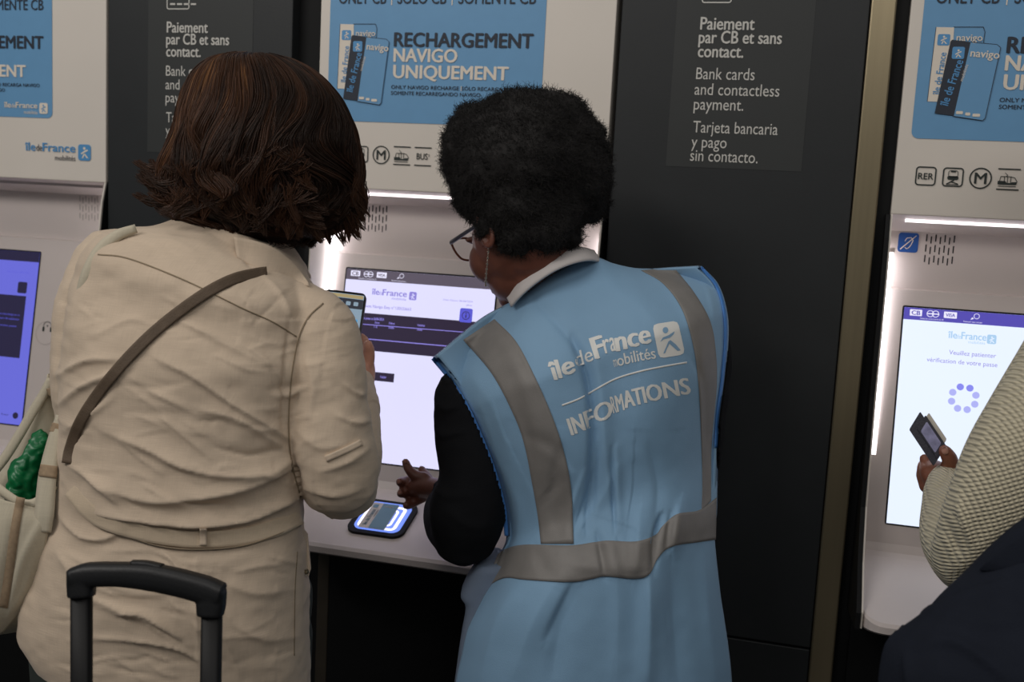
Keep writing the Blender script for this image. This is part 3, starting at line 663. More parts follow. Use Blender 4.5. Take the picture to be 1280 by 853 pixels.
M_blk = mat('black_cotton', srgb(18, 19, 22), 0.9, var=0.1, bump=0.3, bscale=500, spec=0.15)
M_coll = mat('white_shirt', srgb(206, 200, 198), 0.8, var=0.03)
M_trous = mat('grey_green_trousers', srgb(66, 74, 70), 0.9, var=0.08)
M_shoe = mat('dark_shoe', srgb(30, 28, 27), 0.5)
M_greycloth = mat('grey_blue_cloth', srgb(108, 122, 142), 0.9, var=0.06)
M_knit = waffle('cream_waffle_knit', srgb(222, 212, 184))
M_navy = mat('navy_canvas', srgb(30, 34, 44), 0.9, var=0.12, vscale=20, bump=0.3, bscale=400, spec=0.15)
def hair_mat():
    m = bpy.data.materials.new('brown_hair'); m.use_nodes = True; nt = m.node_tree; n = nt.nodes; b = n['Principled BSDF']
    b.inputs['Roughness'].default_value = 0.42; b.inputs['Specular IOR Level'].default_value = 0.35
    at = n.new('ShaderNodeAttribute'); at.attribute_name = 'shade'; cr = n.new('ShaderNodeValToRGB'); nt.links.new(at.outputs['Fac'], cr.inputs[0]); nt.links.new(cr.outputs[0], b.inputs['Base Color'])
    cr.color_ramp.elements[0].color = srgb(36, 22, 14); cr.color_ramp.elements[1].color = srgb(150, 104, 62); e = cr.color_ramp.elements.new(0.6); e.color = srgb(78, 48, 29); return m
M_hair = hair_mat()

# ---------------- head ----------------
def frame_of(fwd, up):
    f = np.array(fwd, float); f /= np.linalg.norm(f); u = np.array(up, float); r = np.cross(f, u); r /= np.linalg.norm(r); u = np.cross(r, f); return np.stack([r, f, u], 1)
def tuck(o, bvh, gap=0.008, cond=None):
    """keep a layer underneath the cloth that covers it"""
    me = o.data; off = np.array(parent_world(o)); A = getco(me)+off; px, py, z = project(A); n = 0
    for i in range(len(A)):
        if cond and not cond(px[i], py[i]): continue
        d = hit(bvh, px[i], py[i])
        if d is not None and z[i] < d+gap and z[i] > d-0.12: A[i] = CP+ray(px[i], py[i])*(d+gap); n += 1
    setco(me, A-off); return n
def head_parts(c, M, s=1.0):
    """skull, jaw, nose, brow, lips, ears as closed shapes; local x right, y to the face, z up"""
    P = lambda x, y, z: np.array(c)+M@(np.array([x, y, z])*s)
    B = lambda x, y, z, a, b, d: ball(P(x, y, z), (a*s, b*s, d*s), M)
    out = [B(0, -0.012, 0.03, 0.074, 0.092, 0.083), B(0, 0.02, -0.01, 0.068, 0.070, 0.080), B(0, 0.040, -0.055, 0.047, 0.050, 0.050), B(0, 0.066, -0.088, 0.022, 0.020, 0.018),
           B(0.034, 0.056, -0.030, 0.032, 0.030, 0.036), B(-0.034, 0.056, -0.030, 0.032, 0.030, 0.036), B(0, 0.085, 0.022, 0.046, 0.010, 0.009),
           wlimb([(*P(0, 0.086, 0.012), 0.007*s), (*P(0, 0.100, -0.012), 0.009*s), (*P(0, 0.107, -0.026), 0.011*s)], 12, 3), B(0.011, 0.094, -0.031, 0.008, 0.009, 0.007), B(-0.011, 0.094, -0.031, 0.008, 0.009, 0.007),
           B(0, 0.087, -0.055, 0.024, 0.011, 0.0065), B(0, 0.086, -0.066, 0.020, 0.010, 0.0065)]
    for sx in (-1, 1):
        e = [(*P(sx*0.078, -0.008+0.014*math.cos(a), -0.006+0.028*math.sin(a)), 0.0048*s) for a in np.linspace(0, 2*PI, 10)]
        out.append(wlimb(e, 8, 2)); out.append(B(sx*0.073, -0.004, -0.006, 0.006, 0.012, 0.022))
    return out, P
def eyes(P, M, root, s=1.0):
    for sx in (-1, 1):
        v, f = ball(P(sx*0.030, 0.0700, 0.003), (0.0125*s, 0.0125*s, 0.0125*s), M, 16); bake('eyeball', v, f, M_coll, root)
        v, f = ball(P(sx*0.030, 0.0795, 0.003), (0.006*s, 0.004*s, 0.006*s), M, 12); bake('iris', v, f, M_afro, root)
def hand_parts(palm, knuckles, fingers, rp=0.011):
    """palm: list of (point, radius) balls joined; fingers: list of point lists with radius"""
    out = [wlimb([(*p, r) for p, r in palm], 14, 4, 0.75)]
    for fpts in fingers: out.append(wlimb(fpts, 12, 4))
    return out
def PX(*q): return W(q[0], q[1], q[2])
def legs(root, hipL, hipR, footdir, mt, zt, r0=0.085, width=1.0):
    """trousers and shoes down to the floor, world coordinates"""
    fd = np.array([footdir[0], footdir[1], 0.0]); fd /= np.linalg.norm(fd); body = []
    for h in (hipL, hipR):
        a = np.array(h, float); k = a.copy(); k[2] = 0.48; k += fd*0.02; an = a.copy(); an[2] = 0.10
        v, f = wlimb([(*a, r0), (*(a*0.55+k*0.45), r0*0.95), (*k, r0*0.72), (*(k*0.5+an*0.5), r0*0.66), (an[0], an[1], 0.07, r0*0.58)], 24, 5); body.append((v, f))
        sole = an.copy(); t = []
        for u, r, z in ((-0.05, 0.036, 0.042), (0.0, 0.042, 0.055), (0.07, 0.043, 0.045), (0.13, 0.046, 0.040), (0.18, 0.036, 0.036)): t.append((*(np.array([an[0], an[1], z])+fd*u), r))
        v, f = wlimb(t, 16, 4); v = [(p[0], p[1], max(p[2], 0.0)) for p in v]; bake('shoe', v, f, M_shoe, root)
    m_ = (np.array(hipL)+np.array(hipR))/2; dx = (np.array(hipR)-np.array(hipL)); body.append(wlimb([(*(np.array(hipL)+[0, 0, 0.05]), r0), (*(np.array(hipR)+[0, 0, 0.05]), r0)], 20, 4)); body.append(ball(m_+[0, 0, 0.10], (r0*1.9, r0*1.2, r0*1.2)))
    me = fuse(body, 0.007, 3); return part(me, 'trousers', mt, root)

# ================= woman in the beige jacket =================
D1 = 1.50
h1 = W(322, 205, 1.56)
HM1 = frame_of(FW*0.92+RT*0.45-UP*0.30, np.array([0, 0, 1.0])+FW*0.25)
w1 = empty('person', (float(W(215, 760, 1.62)[0]), float(W(215, 760, 1.62)[1]), 0.0), 'woman with a brown bob in a beige linen jacket, holding up a phone', 'person')
hp, P1 = head_parts(h1, HM1)
def inner(rings, k, kt=0.8):
    out = []
    for a in rings:
        cx, cy = (a[0]+a[3])/2, (a[1]+a[4])/2
        out.append((cx+(a[0]-cx)*k, cy+(a[1]-cy)*k, a[2], cx+(a[3]-cx)*k, cy+(a[4]-cy)*k, a[5], a[6]*kt, a[7]*kt))
    return out
J = [(246, 268, 1.55, 362, 306, 1.55, 0.05, 0.06), (226, 271, 1.55, 372, 320, 1.55, 0.075, 0.075), (196, 282, 1.54, 382, 342, 1.54, 0.10, 0.09), (152, 287, 1.53, 396, 366, 1.53, 0.12, 0.10), (122, 305, 1.52, 404, 392, 1.52, 0.135, 0.11),
     (106, 340, 1.52, 405, 425, 1.52, 0.14, 0.12), (96, 390, 1.51, 400, 460, 1.51, 0.145, 0.125), (88, 450, 1.51, 392, 505, 1.51, 0.145, 0.125), (86, 505, 1.51, 386, 550, 1.51, 0.14, 0.125), (84, 560, 1.51, 381, 590, 1.51, 0.135, 0.12),
     (84, 600, 1.51, 378, 624, 1.51, 0.128, 0.12), (74, 636, 1.51, 377, 650, 1.51, 0.122, 0.12), (62, 668, 1.51, 379, 680, 1.51, 0.128, 0.13), (48, 710, 1.52, 382, 722, 1.52, 0.135, 0.135), (38, 748, 1.53, 383, 776, 1.53, 0.142, 0.14), (37, 772, 1.54, 384, 850, 1.54, 0.146, 0.14), (50, 790, 1.55, 384, 905, 1.55, 0.144, 0.14)]
slvR = [(378, 385, 1.50, 34), (400, 410, 1.495, 45), (406, 450, 1.49, 48), (407, 500, 1.49, 51), (411, 550, 1.49, 54), (421, 590, 1.50, 53), (428, 606, 1.52, 44)]
foreR = [(424, 600, 1.50, 44), (434, 570, 1.56, 42), (436, 520, 1.64, 38), (440, 500, 1.69, 32), (445, 488, 1.72, 26)]
slvL = [(140, 330, 1.53, 44), (116, 380, 1.52, 44), (108, 440, 1.51, 43), (110, 490, 1.51, 44), (122, 530, 1.54, 42), (150, 545, 1.62, 38), (195, 520, 1.74, 32)]
collar = [(236, 284, 1.56, 15), (268, 292, 1.50, 17), (312, 306, 1.49, 18), (346, 318, 1.52, 17), (368, 330, 1.58, 15), (380, 344, 1.64, 12)]
me = fuse([loft(J, 64), limb(slvR, 28), limb(foreR, 24), limb(slvL, 28), limb(collar, 14, flat=0.6)], 0.0032, 4)
f1 = [([(195, 448), (240, 470), (290, 505), (330, 530), (358, 547)], 0.007, 11), ([(222, 400), (270, 425), (330, 455)], 0.003, 9), ([(250, 512), (300, 526), (352, 560)], 0.006, 12),
      ([(130, 540), (180, 560), (250, 590), (330, 592), (374, 562)], 0.009, 17), ([(120, 606), (200, 626), (300, 612), (374, 578)], 0.010, 18), ([(96, 585), (130, 610), (150, 630)], 0.006, 10),
      ([(110, 640), (170, 648), (240, 656), (310, 650), (372, 622)], 0.011, 12), ([(72, 470), (108, 452), (150, 450)], 0.006, 9), ([(74, 506), (108, 482), (160, 462)], 0.006, 9), ([(80, 540), (112, 520), (140, 500)], 0.004, 9),
      ([(200, 520), (230, 545), (262, 572)], 0.004, 9), ([(160, 470), (210, 500), (250, 520)], 0.003, 12), ([(118, 420), (160, 400), (190, 405)], 0.003, 12), ([(300, 430), (330, 450), (356, 480)], 0.003, 8), ([(270, 560), (310, 570), (350, 562)], -0.004, 7),
      ([(195, 608), (240, 630), (300, 636)], -0.004, 8), ([(78, 652), (104, 672), (132, 674), (154, 662)], 0.007, 9), ([(150, 668), (170, 664)], -0.003, 5), ([(70, 690), (90, 720), (96, 760)], 0.004, 12),
      ([(112, 748), (150, 762), (200, 782), (235, 806)], 0.005, 8), ([(145, 768), (180, 768), (225, 796)], 0.006, 7), ([(112, 798), (170, 800), (225, 812), (260, 836)], 0.006, 8), ([(203, 690), (214, 700), (228, 716)], 0.004, 4.5), ([(100, 706), (150, 736), (205, 742)], 0.003, 14),
      ([(280, 730), (320, 742), (370, 736)], 0.003, 14), ([(290, 780), (330, 800), (372, 796)], 0.003, 12), ([(244, 704), (246, 780), (250, 840)], 0.002, 6), ([(240, 760), (280, 800), (300, 845)], 0.003, 12),
      ([(372, 540), (400, 560), (430, 556)], 0.003, 10), ([(380, 440), (392, 480), (386, 520)], 0.0035, 10), ([(428, 480), (446, 494), (458, 492)], 0.004, 6), ([(420, 520), (444, 530), (462, 526)], 0.004, 7), ([(400, 590), (430, 580), (460, 560)], 0.004, 9), ([(380, 610), (420, 620), (455, 610)], 0.003, 8),
      ([(330, 345), (352, 372), (366, 400)], 0.003, 8), ([(180, 300), (220, 306), (250, 320)], 0.002, 14), ([(300, 300), (312, 330), (340, 338)], -0.003, 8), ([(362, 400), (356, 470), (352, 540)], -0.004, 7), ([(364, 560), (370, 600), (378, 628)], -0.009, 8)]
f1 = [(p_, a_*1.35, w_*0.85) for p_, a_, w_ in f1]
for i_ in range(130):
    x_, y_ = RNG.uniform(85, 372), RNG.uniform(360, 845); l_ = RNG.uniform(8, 34); s_ = RNG.normal(0.32 if x_ < 290 else -0.15, 0.25)
    f1.append(([(x_-l_, y_-l_*s_), (x_, y_+RNG.uniform(-4, 5)), (x_+l_, y_+l_*s_)], RNG.uniform(0.0010, 0.0030)*RNG.choice([-1, 1, 1])*(0.6 if y_ < 440 else 1), RNG.uniform(2.5, 6)))
for i_ in range(26):
    x_, y_ = RNG.uniform(385, 455), RNG.uniform(400, 630); l_ = RNG.uniform(6, 20); f1.append(([(x_-l_, y_+l_*0.3), (x_, y_+2), (x_+l_, y_-l_*0.2)], RNG.uniform(0.0004, 0.0012), RNG.uniform(3, 6)))
drape(me, f1, [(8, 0.0035, (1, 1, 1.5)), (22, 0.0020, (1, 1, 2.0)), (55, 0.0009, (1, 1, 1.5))], 0.55)
jacket = part(me, 'jacket', M_beige, w1); bj = tree_of(jacket)
# seams, belt, loop, pocket flap
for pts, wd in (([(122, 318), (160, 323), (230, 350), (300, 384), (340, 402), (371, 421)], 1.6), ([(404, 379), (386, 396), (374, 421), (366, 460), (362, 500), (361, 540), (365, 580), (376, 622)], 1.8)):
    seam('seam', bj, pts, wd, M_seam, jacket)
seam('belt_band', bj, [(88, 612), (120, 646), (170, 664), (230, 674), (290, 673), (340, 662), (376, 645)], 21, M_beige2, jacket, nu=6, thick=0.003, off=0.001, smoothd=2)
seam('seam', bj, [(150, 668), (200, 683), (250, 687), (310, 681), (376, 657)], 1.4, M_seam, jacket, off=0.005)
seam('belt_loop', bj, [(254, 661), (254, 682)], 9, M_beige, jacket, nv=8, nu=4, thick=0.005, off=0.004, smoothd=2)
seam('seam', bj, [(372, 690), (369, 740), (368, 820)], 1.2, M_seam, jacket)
seam('sleeve_tab', bj, [(407, 574), (432, 563), (452, 553)], 8, M_beige, jacket, nv=12, nu=4, thick=0.002, off=0.001)
fp = [PX(373, 655, 1.50), PX(384, 668, 1.53), PX(388, 712, 1.53), PX(385, 722, 1.53), PX(372, 716, 1.50)]
n_ = len(fp); bake('pocket_flap', fp+[p+FW*0.006 for p in fp], [tuple(range(n_)), tuple(range(n_, 2*n_))[::-1]]+[(i, n_+i, n_+(i+1) % n_, (i+1) % n_) for i in range(n_)], M_beige, jacket, False)
v, f = ball(PX(383, 715, 1.515), (0.004, 0.004, 0.004), None, 10); bake('button', v, f, M_metal, jacket)
collar_leaf = 1
hd = [(PX(446, 490, 1.73), 0.022), (PX(450, 475, 1.745), 0.025), (PX(452, 462, 1.755), 0.024), (PX(451, 450, 1.762), 0.022)]
fing = [[(*PX(454, 470, 1.752), 0.0125), (*PX(460, 456, 1.752), 0.0105), (*PX(462, 442, 1.748), 0.0095), (*PX(460, 431, 1.742), 0.0085)],
        [(*PX(450, 446, 1.77), 0.009), (*PX(457, 436, 1.785), 0.009), (*PX(455, 425, 1.80), 0.008), (*PX(448, 420, 1.80), 0.0075)],
        [(*PX(452, 455, 1.775), 0.009), (*PX(459, 448, 1.79), 0.009), (*PX(456, 440, 1.80), 0.008), (*PX(450, 436, 1.80), 0.0075)],
        [(*PX(450, 464, 1.77), 0.009), (*PX(457, 462, 1.785), 0.0085), (*PX(455, 454, 1.80), 0.008), (*PX(449, 450, 1.80), 0.0075)],
        [(*PX(449, 474, 1.76), 0.009), (*PX(455, 475, 1.775), 0.008), (*PX(453, 469, 1.785), 0.007), (*PX(448, 466, 1.79), 0.007)]]
neck1 = wlimb([(*PX(300, 320, 1.56), 0.062), (*PX(308, 280, 1.55), 0.056), (*(h1+HM1@np.array([0, -0.02, -0.04])), 0.055)], 20, 3)
limbs1 = [limb([(a, b, c, r*0.62) for a, b, c, r in q], 16) for q in (slvR, foreR+[(447, 482, 1.74, 18)], slvL)]
hL = wlimb([(*PX(195, 520, 1.74), 0.022), (*PX(215, 505, 1.80), 0.028), (*PX(228, 495, 1.84), 0.024)], 14, 3)
fL = [wlimb([(*PX(226+i*2, 488+i*7, 1.84), 0.009), (*PX(240+i, 482+i*7, 1.87), 0.008), (*PX(248, 486+i*7, 1.89), 0.0075)], 10, 3) for i in range(4)]+[wlimb([(*PX(212, 492, 1.80), 0.010), (*PX(222, 476, 1.83), 0.009)], 10, 3)]
mb = fuse(hp+[neck1, loft(inner(J, 0.86, 0.72), 40)]+limbs1+hand_parts(hd, None, fing)+[hL]+fL, 0.0036, 3); part(mb, 'body', M_skin1, w1); eyes(P1, HM1, w1)
hc = W(212, 800, 1.64)
rt = np.array([RT[0], RT[1], 0]); rt /= np.linalg.norm(rt)
legs(w1, up_z(140, 800, 1.62, 0.74)-rt*0.010, up_z(300, 800, 1.62, 0.74)+rt*0.0, FW, M_trous, 0, 0.112)

# hair: bob built from strands over a shaped cap
def cap(rings, n=56, power=2.1, sub=5): return loft(rings, n, power, sub)
H1 = [(296, 69, 1.56, 338, 69, 1.56, 0.03, 0.03), (262, 78, 1.56, 376, 80, 1.56, 0.075, 0.08), (240, 100, 1.56, 408, 102, 1.56, 0.100, 0.10), (226, 132, 1.56, 432, 134, 1.56, 0.115, 0.11), (216, 172, 1.56, 446, 172, 1.56, 0.124, 0.11),
      (206, 208, 1.56, 450, 212, 1.56, 0.126, 0.10), (204, 240, 1.56, 448, 246, 1.56, 0.122, 0.09), (216, 264, 1.56, 440, 272, 1.56, 0.108, 0.06), (246, 284, 1.55, 418, 292, 1.56, 0.085, 0.03), (280, 296, 1.54, 392, 300, 1.55, 0.06, 0.01)]
hv, hf = cap(inner(H1, 0.915, 0.915)); hm = link('t', hv, hf, None).data
hcap = part(hm, 'hair', M_hair1, None); bpy.data.objects.remove([o for o in bpy.data.objects if o.name.startswith('t') and o.type == 'MESH' and o.data == hm and o.name != 'hair'][0]) if any(o.data == hm and o.name != 'hair' for o in bpy.data.objects if o.type == 'MESH') else None
rebase(hcap, w1)
RV = resample([(*W(a[0], a[1], a[2]), *W(a[3], a[4], a[5]), a[6], a[7]) for a in H1], 91)
def hsurf(ang, t, k):
    """vectorised surface point: angle, ring coordinate 0..90, scale"""
    i = np.clip(t, 0, 89.99); a = np.floor(i).astype(int); u = (i-a)[..., None]; q = RV[a]*(1-u)+RV[a+1]*u
    L_, R_ = q[..., :3], q[..., 3:6]; c = (L_+R_)/2; ax = (R_-L_)/2; h = np.cross(np.array([0, 0, 1.0]), ax); h /= np.linalg.norm(h, axis=-1, keepdims=True)
    ct, st = np.cos(ang), np.sin(ang); dep = np.where(st > 0, q[..., 7], q[..., 6])
    return c+k[..., None]*(ax*ct[..., None]+h*(st*dep)[..., None])
def ribbons(name, PTS, width, m, parent, shade=None, out=None):
    """PTS (N,S,3) strands as thin tapered three-sided blades"""
    N, S, _ = PTS.shape; T = np.gradient(PTS, axis=1); T /= np.linalg.norm(T, axis=2, keepdims=True)+1e-9
    ref = np.array(out) if out is not None else FW; A = np.cross(T, ref); A /= np.linalg.norm(A, axis=2, keepdims=True)+1e-9; B = np.cross(T, A)
    tw = (np.linspace(1, 0.15, S)**0.5)[None, :, None]*np.asarray(width).reshape(-1, 1, 1)
    V = np.stack([PTS+A*tw/2, PTS-A*tw/2, PTS-B*tw*0.35], 2).reshape(-1, 3)     # N,S,3 verts
    base = (np.arange(N)[:, None]*S+np.arange(S-1)[None, :]).ravel()*3; Fs = []
    for a, b in ((0, 1), (1, 2), (2, 0)): Fs.append(np.stack([base+a, base+b, base+3+b, base+3+a], 1))
    Fq = np.concatenate(Fs); me = bpy.data.meshes.new(name); me.vertices.add(len(V)); me.vertices.foreach_set('co', V.astype(np.float32).ravel())
    me.loops.add(len(Fq)*4); me.loops.foreach_set('vertex_index', Fq.astype(np.int32).ravel()); me.polygons.add(len(Fq)); me.polygons.foreach_set('loop_start', np.arange(0, len(Fq)*4, 4, dtype=np.int32)); me.update(calc_edges=True); me.validate()
    if shade is not None:
        at = me.attributes.new('shade', 'FLOAT', 'POINT'); at.data.foreach_set('value', np.repeat(np.broadcast_to(np.asarray(shade, np.float32).reshape(N, -1), (N, S)).ravel(), 3))
    me.materials.append(m); me.shade_smooth(); o = bpy.data.objects.new(name, me); C.objects.link(o); return rebase(o, parent)
N = 17000; S = 18
def sstep(a, b, x): x = np.clip((x-a)/(b-a), 0, 1); return x*x*(3-2*x)
a0 = RNG.uniform(0, 2*PI, N); ncl = 46; clump = np.round(a0*ncl/(2*PI)+0.35*RNG.standard_normal(N))*2*PI/ncl; t0 = RNG.uniform(0, 66, N); ln = RNG.uniform(18, 44, N); lay = RNG.uniform(0.925, 1.0, N)
s = np.linspace(0, 1, S)[None, :]; t = t0[:, None]+ln[:, None]*s; A_ = sstep(22, 58, t)
def nz3(f1, f2, off): 
    q = np.stack([np.broadcast_to(np.cos(a0[:, None])*f1+off, t.shape), np.broadcast_to(np.sin(a0[:, None])*f1, t.shape), t*f2], -1); return vnoise(q.reshape(-1, 3), 1.0).reshape(t.shape)
flow = nz3(2.4, 1/20, 3.0)*0.62+nz3(5.5, 1/11, 9.0)*0.30
cph = np.sin(clump*7.3)*PI; cw = (clump-a0)[:, None]
ang = a0[:, None]+flow*(0.12+0.88*A_)+0.35*cw*s+(0.05*A_)*np.sin(t/5.2+cph[:, None])
kk = lay[:, None]+0.095*A_*nz3(4.2, 1/12, 21.0)+0.025*A_*np.cos(t/5.2+cph[:, None])+0.015*nz3(7, 1/9, 5.0)
kk = kk+0.05*np.clip((t-78)/14, 0, 1.5)*(RNG.random(N)[:, None]-0.35)
PT = hsurf(ang, np.minimum(t, 92), kk); over = np.clip(t-90, 0, 30)[..., None]; PT = PT+over*np.array([0, 0, -0.0007])
PT += 0.0010*RNG.standard_normal((N, 1, 3))
shade = 0.20-0.10*np.cos(a0[:, None])+0.34*nz3(6.0, 1/10, 40.0)+0.20*nz3(14.0, 1/22, 11.0)+0.12*RNG.standard_normal((N, 1))+0.22*np.exp(-((a0[:, None]-4.0)/0.45)**2)*np.exp(-((t-26)/18)**2)+0.12*np.exp(-((a0[:, None]-3.9)/0.6)**2)*np.exp(-((t-68)/14)**2)  # left-side highlights and a shaded right side painted into the strand colour
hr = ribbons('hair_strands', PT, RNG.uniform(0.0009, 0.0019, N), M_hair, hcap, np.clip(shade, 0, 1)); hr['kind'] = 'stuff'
# locks: groups of strands drawn together at their tips, flicking out along the lower edge
def locks(specs, seed):
    R2 = np.random.default_rng(seed); out = []; sh = []
    for (x, y, d, dx, dy, L_, cur) in specs:
        base = W(x, y, d); k = 34; s1 = np.linspace(0, 1, S)[None, :, None]
        off = (RT*R2.normal(0, 0.0075, (k, 1))+UP*R2.normal(0, 0.006, (k, 1))+FW*R2.normal(0, 0.006, (k, 1)))[:, None]*(1-0.88*s1**0.8)
        dv = (RT*dx-UP*dy)*L_; nv_ = (RT*dy+UP*dx)*L_*cur
        out.append(base+off+dv*s1*R2.uniform(0.75, 1.1, (k, 1, 1))+nv_*(s1**2.2)+0.0006*R2.standard_normal((k, 1, 3))); sh.append(np.clip(R2.normal(R2.uniform(0.12, 0.5), 0.08, k), 0, 1))
    return np.concatenate(out), np.concatenate(sh)
sp = []
for i in range(16): sp.append((RNG.uniform(208, 232), RNG.uniform(214, 262), RNG.uniform(1.46, 1.56), -0.8, RNG.uniform(-0.1, 0.8), RNG.uniform(0.016, 0.034), RNG.uniform(-0.9, -0.2)))
for x in np.linspace(226, 444, 58): sp.append((x+RNG.uniform(-4, 4), 250+30*math.exp(-((x-345)/75)**2)+RNG.uniform(-22, 2), 1.455+0.09*((x-330)/110)**2-0.004, RNG.uniform(-0.6, 0.7), RNG.uniform(0.5, 1.0), RNG.uniform(0.014, 0.034), RNG.uniform(-0.8, 0.8)))
for i in range(34): sp.append((RNG.uniform(225, 400), RNG.uniform(180, 255), 1.437+RNG.uniform(0, 0.012), RNG.uniform(-0.9, 0.1), RNG.uniform(0.5, 1.0), RNG.uniform(0.02, 0.045), RNG.uniform(-0.9, 0.9)))
for x, y, dx, dy, L_ in ((430, 272, 0.5, 1.0, 0.034), (436, 262, 0.6, 0.9, 0.034), (442, 248, 0.7, 0.9, 0.030), (424, 284, 0.2, 1.0, 0.026), (412, 288, -0.1, 1.0, 0.020), (438, 270, 0.3, 1.0, 0.036), (446, 232, 0.5, 0.9, 0.024), (398, 292, 0.2, 1, 0.014), (444, 254, 0.4, 1.0, 0.030), (434, 280, 0.0, 1.0, 0.026)): sp.append((x, y, 1.53, dx, dy, L_, 0.1))
for i in range(22): sp.append((RNG.uniform(200, 216), RNG.uniform(208, 250), RNG.uniform(1.48, 1.55), -0.9, RNG.uniform(-0.1, 0.5), RNG.uniform(0.020, 0.038), RNG.uniform(-0.9, -0.3)))
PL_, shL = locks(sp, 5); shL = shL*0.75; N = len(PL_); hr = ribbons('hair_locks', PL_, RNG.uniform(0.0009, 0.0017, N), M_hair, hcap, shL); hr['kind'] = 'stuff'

# ================= phone held by the woman in beige =================
def rbox(c, M, hx, hy, hz, r, n=5):
    """rounded slab: local x width, y height, z thickness"""
    P = rr(-hx, hx, -hy, hy, r, n); k = len(P); V = []
    for z in (-hz, hz): V += [np.array(c)+M@np.array([p[0], p[1], z]) for p in P]
    return V, [tuple(range(k)), tuple(range(k, 2*k))[::-1]]+[(i, (i+1) % k, k+(i+1) % k, k+i) for i in range(k)]
def mframe(x, y): x = np.array(x, float); x /= np.linalg.norm(x); y = np.array(y, float); y -= x*(x@y); y /= np.linalg.norm(y); return np.stack([x, y, np.cross(x, y)], 1)
ptl, ptr_, pbr = W(409, 363, 1.78), W(458, 369, 1.78), W(449, 470, 1.75)
Mp = mframe(ptr_-ptl, ptr_-pbr); pc = ptr_-Mp[:, 0]*0.0355-Mp[:, 1]*0.074
ph_ = empty('phone', tuple(pc), 'black phone with a lit screen held up by the woman in the beige jacket', 'phone')
M_pcase = mat('phone_case', srgb(24, 24, 26), 0.4); M_psc = emit('phone_screen', srgb(150, 172, 190), 0.8); M_pbar = emit('phone_bar', srgb(52, 54, 62), 1.0); M_ptop = emit('phone_top', srgb(176, 158, 116), 0.9)
v, f = rbox(pc, Mp, 0.0365, 0.075, 0.0045, 0.009); bake('case', v, f, M_pcase, ph_, False)
def onph(x0, x1, y0, y1, o, name, m, par=ph_, cc=pc, MM=Mp):
    P = rr(x0, x1, y0, y1, 0.0015, 3); v = [cc+MM@np.array([p[0], p[1], o]) for p in P]; return bake(name, v, [tuple(range(len(P)))], m, par, False)
onph(-0.033, 0.033, -0.070, 0.071, 0.0049, 'screen', M_psc); onph(-0.032, 0.032, 0.064, 0.070, 0.0053, 'status_strip', M_ptop); onph(-0.033, 0.033, 0.046, 0.063, 0.0053, 'title_bar', M_pbar)
for i, x in enumerate((-0.022, -0.006, 0.008, 0.021)): onph(x-0.004, x+0.004, 0.051, 0.058, 0.0057, 'icon', M_psc)
onph(0.002, 0.028, 0.022, 0.028, 0.0053, 'icon', emit('phone_text', srgb(70, 150, 200), 1.0))
# ================= woman in the blue information vest =================
D2 = 1.62
h2 = W(652, 287, 1.66)
HM2 = frame_of(FW*0.76-RT*0.60-UP*0.38, np.array([0, 0, 1.0])+FW*0.25-RT*0.2)
w2 = empty('person', (float(W(740, 760, 1.68)[0]), float(W(740, 760, 1.68)[1]), 0.0), 'woman with a black afro, glasses and a light blue vest marked INFORMATIONS', 'person')
hp, P2 = head_parts(h2, HM2, 1.03)
T2 = [(672, 362, 1.66, 740, 338, 1.66, 0.06, 0.05), (654, 402, 1.67, 800, 345, 1.66, 0.10, 0.08), (618, 436, 1.67, 860, 356, 1.66, 0.115, 0.09), (580, 452, 1.65, 886, 400, 1.65, 0.12, 0.10), (592, 510, 1.65, 890, 460, 1.65, 0.125, 0.11),
      (628, 570, 1.65, 884, 540, 1.65, 0.12, 0.11), (650, 640, 1.65, 878, 620, 1.65, 0.115, 0.11), (650, 700, 1.65, 876, 690, 1.65, 0.11, 0.10), (632, 770, 1.66, 886, 770, 1.66, 0.11, 0.10), (614, 850, 1.66, 892, 850, 1.66, 0.11, 0.10)]
armL = [(600, 472, 1.68, 24), (578, 496, 1.665, 35), (585, 540, 1.66, 41), (592, 595, 1.65, 43), (584, 640, 1.65, 48), (582, 664, 1.66, 44)]
foreL = [(580, 662, 1.67, 42), (570, 655, 1.74, 38), (560, 640, 1.81, 32), (562, 628, 1.85, 25), (560, 617, 1.87, 20)]
armR = [(868, 380, 1.66, 34), (878, 440, 1.67, 36), (874, 520, 1.68, 34), (864, 600, 1.70, 32)]
foreR2 = [(864, 600, 1.70, 31), (840, 610, 1.76, 28), (800, 600, 1.80, 24)]
me = fuse([loft(inner(T2, 0.97, 0.9), 56), limb(armL, 26), limb(foreL, 22), limb(armR, 20), limb(foreR2, 20)], 0.0045, 4)
drape(me, [([(548, 470), (560, 478), (575, 474)], 0.004, 5), ([(545, 500), (556, 512), (575, 508)], 0.004, 5), ([(545, 535), (556, 545), (580, 540)], 0.004, 6), ([(540, 600), (556, 620), (590, 620)], 0.003, 8), ([(560, 640), (590, 660), (620, 655)], 0.003, 8)], [(14, 0.0025, (1, 1, 1.5)), (40, 0.001, (1, 1, 1.5))])
shirt = part(me, 'shirt', M_blk, w2)
